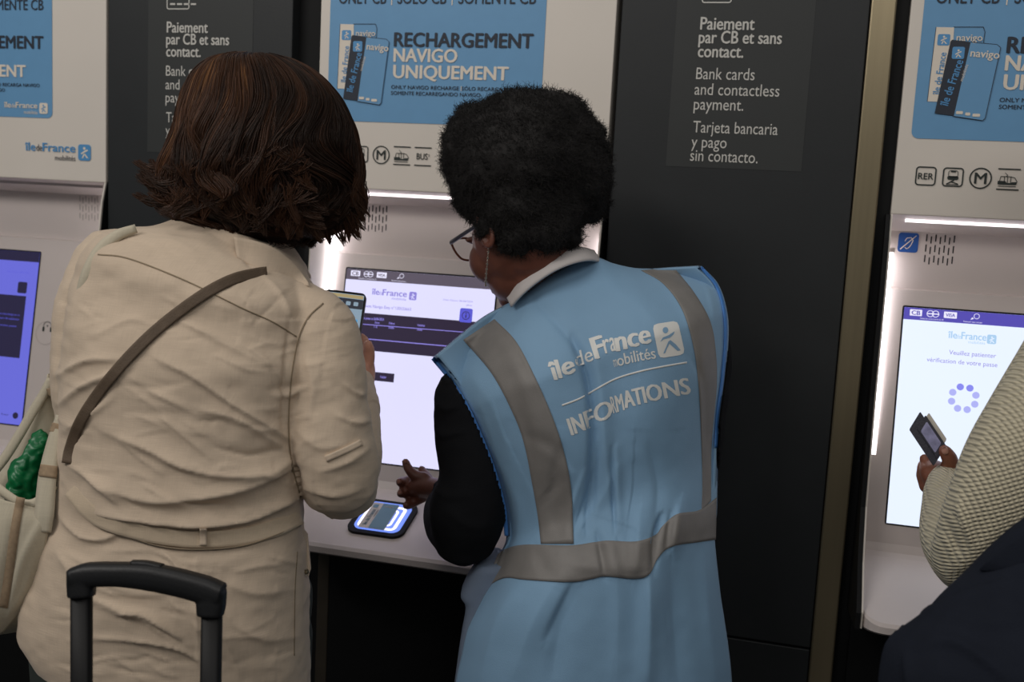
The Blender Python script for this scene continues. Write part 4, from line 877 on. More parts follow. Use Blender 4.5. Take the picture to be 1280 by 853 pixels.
# collar of the white blouse
A_ = [(640, 384, 1.630), (650, 372, 1.612), (668, 356, 1.597), (692, 340, 1.588), (716, 330, 1.590), (736, 326, 1.605), (750, 328, 1.640)]
B_ = [(634, 372, 1.655), (646, 352, 1.640), (662, 337, 1.628), (684, 322, 1.620), (706, 313, 1.618), (726, 310, 1.630), (742, 314, 1.655)]
a3 = resample([PX(*q) for q in A_], 40); b3 = resample([PX(*q) for q in B_], 40); V = []
for i in range(40):
    for j, u in enumerate(np.linspace(0, 1, 7)): V.append(a3[i]+(b3[i]-a3[i])*u-FW*0.007*math.sin(PI*min(u*1.15, 1)))
cl = bake('collar', V, grid_faces(40, 7, False), M_coll, w2); q_ = cl.modifiers.new('s', 'SOLIDIFY'); q_.thickness = 0.004; q_.offset = 0

# vest: back and front cloth joined over the shoulders and down the sides
VL = [(645, 377), (600, 399), (541, 447), (566, 478), (587, 514), (604, 552), (619, 592), (630, 634), (633, 672), (624, 694), (607, 735), (594, 765), (584, 790), (577, 820), (570, 853), (566, 900), (566, 960)]
VR = [(744, 322), (800, 336), (876, 332), (898, 356), (909, 392), (910, 430), (906, 475), (900, 520), (898, 560), (897, 600), (896, 640), (893, 672), (899, 735), (905, 775), (911, 815), (915, 860), (920, 960)]
NV, NU = 220, 170
AH = lambda x, y: y < 446 or y > 690 or x > np.interp(y, [447, 478, 514, 552, 592, 634, 672, 690], [541, 566, 587, 604, 619, 630, 633, 628])-1
LA = resample(VL[2:], NV); RA = resample(VR[2:], NV)
tv = np.linspace(0, 1, NV)[:, None]; uu = np.linspace(0, 1, NU)[None, :]
# top edge follows shoulder - neckline - shoulder
topP = resample([(541, 447), (600, 399), (640, 377), (662, 362), (690, 342), (722, 327), (745, 322), (768, 330), (800, 336), (840, 334), (876, 332)], NU)
straight = LA[0][None]+(RA[0]-LA[0])[None]*uu.T
PXg = LA[:, None]+(RA-LA)[:, None]*uu[..., None]; PXg = PXg+(topP-straight)[None]*(np.clip(1-tv*5.5, 0, 1)**1.6)[..., None]
dback = 1.535+0.035*np.exp(-((tv-0.45)/0.13)**2)+0.03*np.clip(tv-0.6, 0, 1)+0.105*np.abs(2*uu-1)**3.2+0.10*np.clip(1-tv*7, 0, 1)**1.5
dback = dback+0.018*np.exp(-((uu-0.5)/0.12)**2)*np.exp(-((tv-0.2)/0.2)**2)
P = CP+np.stack([ray(x, y) for x, y in PXg.reshape(-1, 2)])*dback.reshape(-1, 1)
px, py = PXg[..., 0].ravel(), PXg[..., 1].ravel()
vf = [([(664, 372), (700, 410), (722, 440), (733, 480)], -0.006, 9), ([(716, 425), (733, 470), (740, 530), (738, 600), (732, 660)], -0.014, 8), ([(745, 440), (752, 500), (756, 560), (762, 640)], 0.008, 14), ([(770, 585), (748, 630), (716, 672)], 0.004, 10),
      ([(812, 560), (822, 610), (818, 660)], -0.004, 10), ([(700, 560), (690, 610), (694, 660)], -0.004, 9), ([(640, 440), (660, 500), (678, 560)], 0.004, 16), ([(836, 350), (870, 420), (882, 520)], 0.005, 16), ([(630, 580), (648, 640), (644, 690)], 0.006, 9),
      ([(690, 735), (664, 780), (640, 850)], 0.009, 22), ([(722, 740), (700, 790), (690, 850)], -0.006, 18), ([(812, 700), (810, 760), (806, 853)], 0.012, 20), ([(838, 710), (842, 780), (848, 853)], -0.010, 18), ([(880, 700), (886, 780), (894, 853)], 0.008, 18),
      ([(640, 735), (618, 780), (600, 853)], 0.006, 14), ([(752, 660), (768, 700), (772, 780), (770, 850)], 0.005, 16), ([(826, 645), (818, 672), (814, 712)], -0.013, 6), ([(800, 640), (796, 690), (792, 720)], 0.008, 12), ([(850, 630), (846, 660), (842, 690)], 0.010, 10), ([(746, 668), (752, 700), (756, 722)], -0.007, 6),
      ([(668, 680), (676, 706), (684, 726)], -0.004, 5), ([(636, 684), (626, 710), (612, 738)], -0.006, 6), ([(704, 600), (690, 618), (676, 634)], -0.003, 4), ([(615, 402), (640, 430), (660, 470)], -0.003, 8), ([(646, 400), (612, 418)], -0.003, 5), ([(560, 440), (600, 440), (640, 420)], 0.004, 14),
      ([(700, 700), (760, 712), (820, 706)], 0.004, 14), ([(860, 440), (878, 480), (884, 560)], -0.004, 6), ([(886, 600), (880, 640)], -0.004, 6), ([(760, 360), (800, 380), (830, 420)], 0.003, 18), ([(590, 470), (620, 520), (644, 600)], 0.003, 12), ([(655, 545), (690, 560), (715, 585)], -0.004, 8)]
vf += [([(772, 668), (775, 700), (779, 722)], -0.004, 3.5), ([(770, 560), (771, 620), (772, 668)], 0.006, 7), ([(764, 560), (766, 620), (769, 668)], -0.006, 5), ([(838, 640), (834, 665), (832, 690)], -0.004, 3.5), ([(846, 636), (842, 660), (840, 684)], 0.003, 3.5), ([(672, 690), (676, 710), (690, 726)], -0.0035, 4),
       ([(704, 686), (700, 706), (706, 726)], 0.003, 5), ([(700, 594), (688, 612), (674, 628)], -0.0035, 3), ([(676, 674), (700, 668), (714, 660)], -0.002, 3), ([(730, 590), (716, 630), (706, 670)], 0.004, 6), ([(742, 590), (728, 632), (716, 672)], -0.003, 4), ([(746, 560), (744, 600), (741, 640)], -0.004, 4),
       ([(880, 350), (889, 380), (893, 420)], 0.002, 5), ([(862, 400), (868, 440), (872, 470)], -0.002, 4), ([(885, 560), (881, 600), (878, 635)], -0.003, 3.5), ([(608, 712), (624, 690), (640, 676)], 0.004, 5), ([(620, 716), (634, 700), (644, 686)], -0.003, 4), ([(716, 730), (700, 762), (682, 800)], -0.006, 9), ([(810, 724), (812, 780), (810, 853)], 0.004, 8),
       ([(560, 452), (590, 446), (626, 438)], -0.002, 6), ([(640, 420), (652, 400), (664, 384)], 0.002, 6), ([(650, 520), (664, 560), (668, 600)], -0.002, 5), ([(598, 500), (612, 540), (628, 590)], 0.003, 7)]
dd = fold_field(px, py, vf, 0.25)+0.0015*vnoise(P, 16)+0.0005*vnoise(P, 50)
P = P-FW*dd[:, None]
# front half: same outline further away
dfr = dback+0.0; cen = (LA+RA)/2
Pf = CP+np.stack([ray(x, y) for x, y in (cen[:, None]+(PXg-cen[:, None])*0.965).reshape(-1, 2)])*(1.655+0.10*(1-np.abs(2*uu-1)**3)*np.ones((NV, 1))*np.clip(tv*7+0.1, 0, 1)).reshape(-1, 1)
V = list(P)+list(Pf); Fc = []; K = NV*NU
for i in range(NV-1):
    for j in range(NU-1):
        a = i*NU+j; Fc.append((a, a+NU, a+NU+1, a+1))
        if not (i < 44 and abs(j/(NU-1)-0.47) < 0.16*(1-(i/44)**2)**0.5): Fc.append((K+a, K+a+1, K+a+NU+1, K+a+NU))
hole = 94   # rows above this stay open at the armholes
for i in range(NV-1):
    if i >= hole or i < 1:
        a = i*NU; Fc.append((a, a+K, a+NU+K, a+NU))
    if i >= hole-8 or i < 1: b = i*NU+NU-1; Fc.append((b, b+NU, b+NU+K, b+K))
for j in range(NU-1):
    if not (0.30 < j/(NU-1) < 0.66): Fc.append((j, j+1, K+j+1, K+j))
vest = bake('vest', V, Fc, M_vest, w2); sd = vest.modifiers.new('s', 'SOLIDIFY'); sd.thickness = 0.001; sd.offset = 0
me = vest.data; bv = tree_of(vest)
tuck(shirt, bv, 0.006, AH)
seam('piping', bv, [(541, 448), (566, 479), (587, 515), (604, 553), (619, 593), (630, 635), (633, 670)], 5, M_trim, vest, nv=60, off=0.006, thick=0.003)
seam('piping', bv, [(876, 334), (896, 358), (906, 392), (907, 430), (903, 475), (897, 520), (895, 560)], 4, M_trim, vest, nv=60, off=0.003, thick=0.002)
sheet('reflective_stripe', bv, [(579, 425), (615, 468), (641, 517), (655, 555), (666, 610), (672, 645), (676, 680)], [(618, 399), (645, 427), (668, 470), (690, 520), (704, 562), (714, 611), (717, 680)], M_refl, vest, 12, 60, 0.0016, 0.0008)
sheet('reflective_stripe', bv, [(801, 338), (829, 355), (852, 386), (866, 430), (873, 480), (876, 533), (878, 600), (877, 640)], [(843, 335), (868, 366), (888, 402), (895, 441), (896, 484), (890, 550), (889, 594), (889, 626)], M_refl, vest, 10, 60, 0.0016, 0.0008)
sheet('reflective_stripe', bv, [(622, 693), (633, 686), (657, 681), (712, 682), (743, 678), (760, 676), (795, 677), (819, 669), (828, 658), (846, 643), (874, 638), (896, 622)], [(606, 735), (630, 723), (657, 725), (712, 728), (740, 724), (757, 721), (795, 724), (812, 718), (822, 699), (839, 684), (874, 678), (895, 675)], M_refl, vest, 12, 90, 0.0022, 0.0008)
Zv = lambda x, y: (520+x/3.046, 320+y/3.046)
def curved(st, base, capv, bold, squeeze=None, name='lettering', m=M_print):
    """text laid along a pixel base line (zoomed coordinates), capv = up vector of capital height"""
    v, f = text_mesh(st, bold*0.0); xs = [p[0] for p in v]; x0, x1 = min(xs), max(xs); B = resample([Zv(*b) for b in base], 60); out = []
    for dx in ((-bold, 0, bold) if bold else (0,)):
        for p in v:
            t = (p[0]-x0)/(x1-x0)*59; t = min(max(t, 0), 58.999); i = int(t); b = B[i]+(B[i+1]-B[i])*(t-i); s = t/59
            up = (np.array(capv[0])*(1-s)+np.array(capv[1])*s)/3.046; out.append((b[0]+dx+up[0]*p[1]/CAPH, b[1]+up[1]*p[1]/CAPH))
    n = len(v); k = 3 if bold else 1
    for c in range(k): decal(name, bv, out[c*n:(c+1)*n], f, m, vest, off=0.0012+0.0001*c)
curved('île', [(522, 476), (560, 462), (606, 440)], [(-22, -72), (-16, -66)], 1.3)
curved('de', [(612, 424), (676, 397)], [(-14, -54), (-12, -54)], 0.25)
curved('F', [(686, 393), (722, 378)], [(-24, -78), (-20, -76)], 1.6)
curved('r', [(722, 372), (742, 366)], [(-20, -76), (-16, -76)], 0.4)
curved('a', [(744, 364), (762, 360)], [(-14, -76), (-12, -76)], 0.4)
curved('nce', [(766, 364), (830, 346), (894, 330)], [(-12, -76), (-10, -74)], 1.4)
curved('m', [(756, 424), (768, 420)], [(-10, -40), (-8, -40)], 0)
curved('obilités', [(770, 421), (840, 403), (914, 390)], [(-9, -42), (-7, -42)], 0.25)
curved('INFO', [(594, 684), (660, 656), (752, 606)], [(-20, -62), (-16, -62)], 1.0)
curved('R', [(752, 600), (766, 596)], [(-14, -62), (-14, -62)], 0.3)
curved('M', [(768, 595), (794, 587)], [(-12, -62), (-12, -62)], 0.5)
curved('ATIONS', [(798, 580), (900, 554), (1046, 524)], [(-14, -62), (-12, -60)], 1.0)
ln = resample([Zv(*p) for p in ((556, 570), (625, 543), (700, 500), (765, 467), (850, 441), (940, 422), (1032, 406))], 40); seam('print_rule', bv, list(ln), 2.2, M_print, vest, nv=60, off=0.0008, thick=0.0003)
lg = [(903, 278), (906, 264), (920, 258), (980, 249), (994, 253), (1001, 266), (1021, 356), (1019, 371), (1006, 378), (945, 388), (930, 386), (922, 373)]
lgp = [Zv(*p) for p in lg]; decal('emblem', bv, lgp, [tuple(range(len(lgp)))], M_print, vest, off=0.0012, edge=4)
fg = [[(950+11*math.cos(a), 283+12*math.sin(a)) for a in np.linspace(0, 2*PI, 13)[:-1]], [(930, 327), (940, 311), (962, 302), (985, 287), (981, 299), (966, 312), (944, 318)], [(942, 372), (950, 352), (962, 324), (970, 326), (956, 352), (949, 370)], [(960, 330), (968, 320), (990, 338), (1008, 360), (996, 362), (978, 346)]]
for q in fg: qq = [Zv(*p) for p in q]; decal('emblem_figure', bv, qq, [tuple(range(len(qq)))], M_vest, vest, off=0.0016, edge=4)
# grey-blue lining showing at the open side
v, f = loft([(596, 706, 1.66, 634, 704, 1.66, 0.02, 0.08), (576, 742, 1.66, 628, 740, 1.66, 0.02, 0.10), (582, 760, 1.66, 622, 760, 1.66, 0.02, 0.10), (574, 810, 1.66, 612, 810, 1.66, 0.02, 0.11), (568, 856, 1.67, 602, 856, 1.66, 0.02, 0.11)], 24); bake('vest_front', v, f, M_greycloth, vest)
# body with the left hand in front of the screen
hd = [(PX(556, 615, 1.875), 0.021), (PX(547, 611, 1.89), 0.024), (PX(540, 610, 1.90), 0.026), (PX(531, 609, 1.91), 0.028), (PX(524, 610, 1.92), 0.026)]
fing = [[(*PX(530, 598, 1.90), 0.012), (*PX(519, 595, 1.90), 0.0105), (*PX(511, 587, 1.90), 0.0088), (*PX(507, 578, 1.905), 0.0075)],
        [(*PX(526, 603, 1.925), 0.011), (*PX(515, 601, 1.93), 0.0100), (*PX(506, 602, 1.925), 0.0094), (*PX(500, 603, 1.91), 0.0085)],
        [(*PX(526, 613, 1.925), 0.011), (*PX(515, 615, 1.93), 0.0100), (*PX(507, 617, 1.925), 0.0094), (*PX(501, 617, 1.91), 0.0085)],
        [(*PX(528, 622, 1.915), 0.0105), (*PX(519, 627, 1.92), 0.0095), (*PX(512, 631, 1.915), 0.0088), (*PX(508, 632, 1.905), 0.008)],
        [(*PX(536, 600, 1.93), 0.010), (*PX(530, 591, 1.95), 0.0085), (*PX(527, 587, 1.955), 0.0075)]]
neck2 = wlimb([(*PX(690, 372, 1.66), 0.060), (*PX(676, 330, 1.655), 0.054), (*(h2+HM2@np.array([0, -0.02, -0.04])), 0.054)], 20, 3)
hR = wlimb([(*PX(800, 600, 1.80), 0.022), (*PX(788, 598, 1.83), 0.028), (*PX(776, 594, 1.85), 0.024)], 14, 3)
fR = [wlimb([(*PX(776, 586+i*8, 1.85), 0.009), (*PX(764, 584+i*8, 1.865), 0.008), (*PX(756, 588+i*8, 1.865), 0.0075)], 10, 3) for i in range(4)]+[wlimb([(*PX(788, 588, 1.83), 0.010), (*PX(780, 574, 1.845), 0.009)], 10, 3)]
limbs2 = [limb([(a, b, c, r*0.5) for a, b, c, r in q], 16) for q in (armL, foreL+[(552, 613, 1.885, 24)], armR, foreR2)]
mb = fuse(hp+[neck2, loft(inner(T2, 0.8, 0.68), 40)]+limbs2+hand_parts(hd, None, fing)+[hR]+fR, 0.0034, 3); b2_ = part(mb, 'body', M_skin2, w2); tuck(b2_, bv, 0.014, AH); eyes(P2, HM2, w2, 1.03)
M_nail = mat('nail', srgb(170, 120, 105), 0.3)
for (x, y, d) in ((507, 577, 1.897), (499, 602, 1.902), (500, 616, 1.902)):
    v, f = ball(PX(x, y, d), (0.0045, 0.003, 0.0055), frame_of(FW, UP), 10); bake('fingernail', v, f, M_nail, w2)
legs(w2, up_z(698, 800, 1.68, 0.80), up_z(800, 800, 1.68, 0.80), FW*0.9-RT*0.2, M_blk, 0, 0.080)
tuck(bpy.data.objects['trousers.001'], bv, 0.016)
# earring
er = [(610.5, 311, 1.590), (609, 330, 1.588), (607.5, 345, 1.587), (607, 357, 1.587)]
R_ = resample([PX(*q) for q in er], 16); bl = [ball(p, (0.0014+0.0007*(i % 2),)*3, None, 8) for i, p in enumerate(R_)]
v, f = join(bl+[wlimb([(*p, 0.0005) for p in R_], 6, 1)]); o = bake('earring', v, f, mat('silver_beads', srgb(190, 180, 168), 0.25, metal=0.9), w2)
# glasses: built on the face
M_temple = mat('glasses_black', srgb(22, 20, 34), 0.3); M_rim = mat('tortoise_rim', srgb(104, 56, 36), 0.3, var=0.35, vscale=160); M_lens = bpy.data.materials.new('lens'); M_lens.use_nodes = True
bb = M_lens.node_tree.nodes['Principled BSDF']; bb.inputs['Transmission Weight'].default_value = 1.0; bb.inputs['Roughness'].default_value = 0.0; bb.inputs['IOR'].default_value = 1.02; bb.inputs['Base Color'].default_value = (0.95, 0.95, 0.97, 1)
gl = empty('glasses', tuple(PX(566, 305, 1.70)), 'black and tortoiseshell glasses worn by the woman with the afro', 'glasses')
hinge = PX(564, 303, 1.70); ear = PX(606, 279, 1.60)
bake('temple', *wlimb([(*ear, 0.0022), (*PX(590, 286, 1.635), 0.0026), (*hinge, 0.0032)], 10, 4, 1.4), M_temple, gl)
rimL = [(564, 304), (568, 313), (573, 320), (579, 324.5), (590, 325.5), (602, 322), (606, 312), (600, 302), (584, 298), (570, 299), (564, 304)]
rim3 = [PX(x, y, 1.70+0.035*(x-564)/42) for x, y in rimL]
bake('rim', *wlimb([(*p, 0.0019) for p in rim3], 8, 3), M_rim, gl)
bake('lens', rim3[:-1], [tuple(range(len(rim3)-1))], M_lens, gl, False)
off2 = RT*0.052+FW*0.045-UP*0.004
bake('rim', *wlimb([(*(p+off2), 0.0019) for p in rim3], 8, 3), M_rim, gl); bake('lens', [p+off2 for p in rim3[:-1]], [tuple(range(len(rim3)-1))], M_lens, gl, False)
bake('bridge', *wlimb([(*rim3[6], 0.0018), (*(rim3[0]+off2), 0.0018)], 8, 3), M_rim, gl)

# afro: lumpy mass with coils on its surface
ac = [(655, 205, 1.645, 96, 92), (612, 190, 1.65, 60, 62), (610, 235, 1.66, 50, 46), (645, 155, 1.65, 50, 42), (694, 150, 1.64, 48, 36), (708, 148, 1.64, 26, 33), (715, 185, 1.64, 50, 50), (722, 225, 1.63, 46, 46), (690, 262, 1.61, 42, 44), (650, 265, 1.60, 50, 36), (734, 248, 1.64, 30, 34), (632, 142, 1.66, 32, 28), (704, 292, 1.62, 26, 26), (676, 290, 1.605, 44, 34), (630, 262, 1.63, 34, 30), (612, 262, 1.64, 26, 30), (603, 286, 1.605, 13, 17), (626, 282, 1.60, 22, 20), (645, 300, 1.595, 30, 24), (598, 160, 1.66, 34, 34), (576, 205, 1.67, 24, 40)]
blobs = [ball(PX(x, y, d), (rx*d/F, rx*d/F*0.95, ry*d/F), np.stack([RT, FW, UP], 1), 24) for x, y, d, rx, ry in ac]
me = fuse(blobs, 0.006, 6); A = getco(me); Nn = getno(me); A = A+Nn*(0.006*vnoise(A, 22)+0.004*vnoise(A, 55)-0.004)[:, None]; setco(me, A)
afro = part(me, 'hair', M_afro, w2, True)
A = getco(me)+np.array(w2.location); Nn = getno(me); n_ = 30000; idx = RNG.integers(0, len(A), n_); S = 7
st = A[idx]+RNG.normal(0, 0.0015, (n_, 3)); dr = Nn[idx]*0.7+RNG.normal(0, 0.55, (n_, 3)); dr /= np.linalg.norm(dr, axis=1, keepdims=True); pr = np.cross(dr, RNG.normal(0, 1, (n_, 3))); pr /= np.linalg.norm(pr, axis=1, keepdims=True); p2 = np.cross(dr, pr)
L_ = RNG.uniform(0.005, 0.016, (n_, 1, 1))*(0.6+0.6*RNG.random((n_, 1, 1))**3); s = np.linspace(0, 1, S)[None, :, None]; fr = RNG.uniform(4, 9, (n_, 1, 1)); am = RNG.uniform(0.0008, 0.0024, (n_, 1, 1)); p0 = RNG.uniform(0, 6.28, (n_, 1, 1))
PT = st[:, None]+dr[:, None]*s*L_+pr[:, None]*am*np.sin(s*fr+p0)+p2[:, None]*am*np.cos(s*fr+p0)
o = ribbons('hair_coils', PT, RNG.uniform(0.0005, 0.0009, n_), M_afro, afro); o['kind'] = 'stuff'
# ================= crossbody strap, tote bag, suitcase =================
cb = empty('shoulder_bag', tuple(PX(90, 590, 1.44)), 'small dark shoulder bag on a brown strap across the beige back', 'bag')
seam('strap', bj, [(334, 340.5), (322, 342), (292, 349), (258, 366), (222, 391), (186, 421), (152, 456), (122, 493), (100, 528), (88, 560), (84, 580)], 14.5, M_strap, cb, nv=70, nu=6, off=0.004, thick=0.002, smoothd=6)
sheet('collar_leaf', bj, [(292, 296), (322, 302), (346, 312), (370, 332), (386, 354)], [(296, 322), (318, 336), (338, 346), (360, 350), (386, 358)], M_beige, jacket, 8, 24, 0.007, 0.003, 2)
v, f = loft([(76, 556, 1.50, 90, 560, 1.47, 0.012, 0.02), (62, 590, 1.50, 84, 592, 1.47, 0.018, 0.03), (50, 640, 1.50, 72, 640, 1.48, 0.02, 0.03), (38, 700, 1.50, 58, 700, 1.49, 0.02, 0.03)], 24); bake('pouch', v, f, M_blk, cb)

M_tote = linen('unbleached_canvas', srgb(198, 189, 168), 0.06, sc1=500); M_band = mat('tan_stripe', srgb(160, 138, 112), 0.9, var=0.12, vscale=200); M_green = mat('green_plastic', srgb(4, 104, 58), 0.34, var=0.25, vscale=20, spec=0.5)
tt = empty('tote_bag', tuple(PX(10, 700, 1.47)), 'unbleached canvas tote bag with tan stripes hanging from the left shoulder', 'bag')
def quadsheet(name, A, B, m, parent, nu=30, nv=40, dA=None, folds=(), th=0.002, noise=0.003):
    """cloth between two rails given as (px,py,depth)"""
    a = resample([PX(*q) for q in A], nv); b = resample([PX(*q) for q in B], nv); V = []
    for i in range(nv):
        for j in range(nu): u = j/(nu-1); V.append(a[i]+(b[i]-a[i])*u-FW*0.028*math.sin(PI*u))
    V = np.array(V); px, py, z = project(V); V = V-FW*(fold_field(px, py, folds)+noise*vnoise(V, 14))[:, None]
    Fq = grid_faces(nv, nu, False); o = bake(name, V, Fq, m, parent); s_ = o.modifiers.new('s', 'SOLIDIFY'); s_.thickness = th; s_.offset = 0; return o
quadsheet('back_panel', [(66, 466, 1.53), (58, 488, 1.54), (44, 514, 1.55), (24, 547, 1.555), (2, 582, 1.56), (-20, 608, 1.56), (-50, 700, 1.56), (-66, 790, 1.56)], [(76, 470, 1.535), (78, 488, 1.535), (78, 514, 1.535), (78, 547, 1.535), (76, 582, 1.535), (72, 620, 1.535), (62, 700, 1.54), (22, 790, 1.55)], M_tote, tt)
# tote: back panel, front panel with a drooping mouth, straps, woven tan stripes
FP = quadsheet('front_panel', [(-40, 600, 1.46), (-44, 650, 1.45), (-50, 700, 1.45), (-56, 760, 1.46), (-60, 800, 1.48)], [(62, 638, 1.44), (62, 654, 1.435), (56, 690, 1.44), (40, 745, 1.46), (2, 792, 1.48)], M_tote, tt, 40, 50, folds=[([(60, 640), (30, 700), (10, 780)], 0.006, 10), ([(20, 640), (10, 700), (-10, 780)], -0.005, 9), ([(46, 690), (30, 740), (12, 770)], 0.004, 6)])

def band3(name, pts, wpx, m, parent, th=0.003, n=30):
    """flat strap through (px,py,depth)"""
    P = resample(pts, n); T = np.gradient(P[:, :2], axis=0); T /= np.linalg.norm(T, axis=1, keepdims=True)+1e-9; Nn = np.stack([-T[:, 1], T[:, 0]], 1); w_ = np.interp(np.linspace(0, 1, n), np.linspace(0, 1, len(wpx)), wpx); V = []
    for k in range(n):
        for u in (-1, -0.33, 0.33, 1): V.append(W(P[k, 0]+Nn[k, 0]*w_[k]/2*u, P[k, 1]+Nn[k, 1]*w_[k]/2*u, P[k, 2]-(0.002 if abs(u) < 0.5 else 0)))
    o = bake(name, V, grid_faces(n, 4, False), m, parent); sd_ = o.modifiers.new('s', 'SOLIDIFY'); sd_.thickness = th; sd_.offset = 0; return o
# straps
band3('strap', [(170, 286, 1.45), (146, 295, 1.435), (124, 314, 1.425), (108, 344, 1.42), (98, 380, 1.43), (90, 420, 1.46), (80, 440, 1.48), (70, 462, 1.495)], [10, 13, 14, 13, 10, 9, 9, 9], M_tote, tt)
band3('strap', [(76, 520, 1.455), (68, 555, 1.445), (60, 595, 1.435), (56, 640, 1.428), (54, 665, 1.43)], [10, 18, 22, 24, 20], M_tote, tt, 0.004)
band3('tan_stripe', [(73, 530, 1.4515), (70, 542, 1.449)], [13, 15.5], M_band, tt, 0.004, 6); band3('tan_stripe', [(66, 484, 1.497), (69, 494, 1.497)], [16, 14], M_band, tt, 0.003, 6); band3('tan_stripe', [(62, 582, 1.4365), (60, 597, 1.4325)], [21, 22], M_band, tt, 0.004, 6)
band3('hem', [(-40, 590, 1.455), (-8, 606, 1.445), (8, 618, 1.438), (24, 628, 1.435), (40, 630, 1.433), (54, 622, 1.433), (68, 606, 1.440)], [10, 10, 10, 10, 10, 10, 10], M_tote, tt, 0.004)
band3('hem', [(64, 474, 1.505), (54, 494, 1.505), (42, 514, 1.505), (24, 545, 1.505), (4, 576, 1.505), (-20, 604, 1.505)], [9, 10, 11, 11, 11, 11], M_tote, tt, 0.004)
fb = tree_of(FP)
seam('tan_stripe', fb, [(26, 622), (19, 660), (12, 710), (4, 760)], 11, M_band, tt, nv=30, off=0.002, thick=0.0006)
# green plastic bag inside
gb = empty('plastic_bag', tuple(PX(35, 590, 1.49)), 'crumpled green plastic bag inside the canvas tote', 'bag')
me = fuse([wlimb([(*PX(49, 552, 1.505), 0.014), (*PX(45, 570, 1.50), 0.021), (*PX(36, 592, 1.497), 0.026), (*PX(28, 618, 1.49), 0.026), (*PX(24, 640, 1.49), 0.022)], 24, 4, 0.55)], 0.0028, 1)
A = getco(me); Nn = getno(me); setco(me, A+Nn*(0.009*np.abs(vnoise(A*np.array([1, 1, 0.45]), 55))+0.005*np.abs(vnoise(A, 120))-0.003)[:, None]); part(me, 'film', M_green, gb)
# ---- suitcase with pulled-out handle ----
sc_ = empty('suitcase', (float(W(186, 800, 1.22)[0]), float(W(186, 800, 1.22)[1]), 0.0), 'wheeled suitcase with its black telescopic handle pulled up behind the woman in beige', 'suitcase')
M_hand = mat('black_plastic', srgb(17, 18, 20), 0.48, var=0.15, bump=0.1, bscale=400); M_tube = mat('black_tube', srgb(12, 12, 13), 0.5, spec=0.25)
DH = 1.20
def bar(pts, hpx, dep, n=48, power=3.0):
    """grip: centre line pixels, half height px, half depth m -> rounded bar"""
    P = resample(pts, n); T = np.gradient(P, axis=0); T /= np.linalg.norm(T, axis=1, keepdims=True); h_ = np.interp(np.linspace(0, 1, n), np.linspace(0, 1, len(hpx)), hpx); V = []; m_ = 20
    for k in range(n):
        nx, ny = -T[k, 1], T[k, 0]
        for j in range(m_):
            a = 2*PI*j/m_; c, q = math.cos(a), math.sin(a); c = math.copysign(abs(c)**(2/power), c); q = math.copysign(abs(q)**(2/power), q)
            V.append(W(P[k, 0]+nx*h_[k]*c, P[k, 1]+ny*h_[k]*c, DH)+FW*dep*q)
    return V, grid_faces(n, m_)+[tuple(range(m_))[::-1], tuple(range((n-1)*m_, n*m_))]
g1 = bar([(90, 722), (110, 719), (145, 718), (185, 721), (225, 729), (258, 738), (278, 744)], [12, 15.5, 15, 17, 17, 17, 14], 0.014)
g2 = bar([(102, 712), (102, 730), (102, 746)], [17, 17, 16], 0.0135, 16); g3 = bar([(266, 738), (264, 756), (263, 770)], [17, 18, 16], 0.0135, 16)
me = fuse([g1, g2, g3], 0.0018, 3); part(me, 'grip', M_hand, sc_)
bake('release_button', *bar([(165, 704), (183, 705), (203, 709)], [3.5, 4, 3.5], 0.007, 12), M_hand, sc_)
zb = 0.56
def post(px, py):
    a = W(px, py, DH); b = a.copy(); b[2] = zb-0.04; V = []; m_ = 16; ax = rt; ay = np.cross([0, 0, 1.0], ax)
    for p in (a, b):
        for j in range(m_):
            t = 2*PI*j/m_; c, q = math.cos(t), math.sin(t); V.append(p+ax*0.0118*math.copysign(abs(c)**0.6, c)+ay*0.0085*math.copysign(abs(q)**0.6, q))
    return V, grid_faces(2, m_)+[tuple(range(m_))[::-1], tuple(range(m_, 2*m_))]
bake('telescopic_tube', *post(102, 742), M_tube, sc_); bake('telescopic_tube', *post(265, 762), M_tube, sc_)
sp = (W(102, 742, DH)+W(265, 762, DH))/2; fw2 = np.array([FW[0], FW[1], 0]); fw2 /= np.linalg.norm(fw2)
bmv, bmf = box(-0.17, 0.17, -0.20, 0.02, 0.05, zb, 0.03)
V = [np.array([sp[0], sp[1], 0])+rt*v[0]+fw2*v[1]+np.array([0, 0, v[2]]) for v in bmv]; bake('shell', V, bmf, M_navy, sc_, False)
for a in (-0.14, 0.14):
    for b in (-0.17, -0.01):
        c = np.array([sp[0], sp[1], 0.028])+rt*a+fw2*b; v, f = tube3([c-rt*0.010, c+rt*0.010], [0.026, 0.026], 16); bake('wheel', v, f, M_shoe, sc_)
        v, f = box(c[0]-0.012, c[0]+0.012, c[1]-0.012, c[1]+0.012, 0.03, 0.07); bake('wheel_fork', v, f, M_hand, sc_, False)

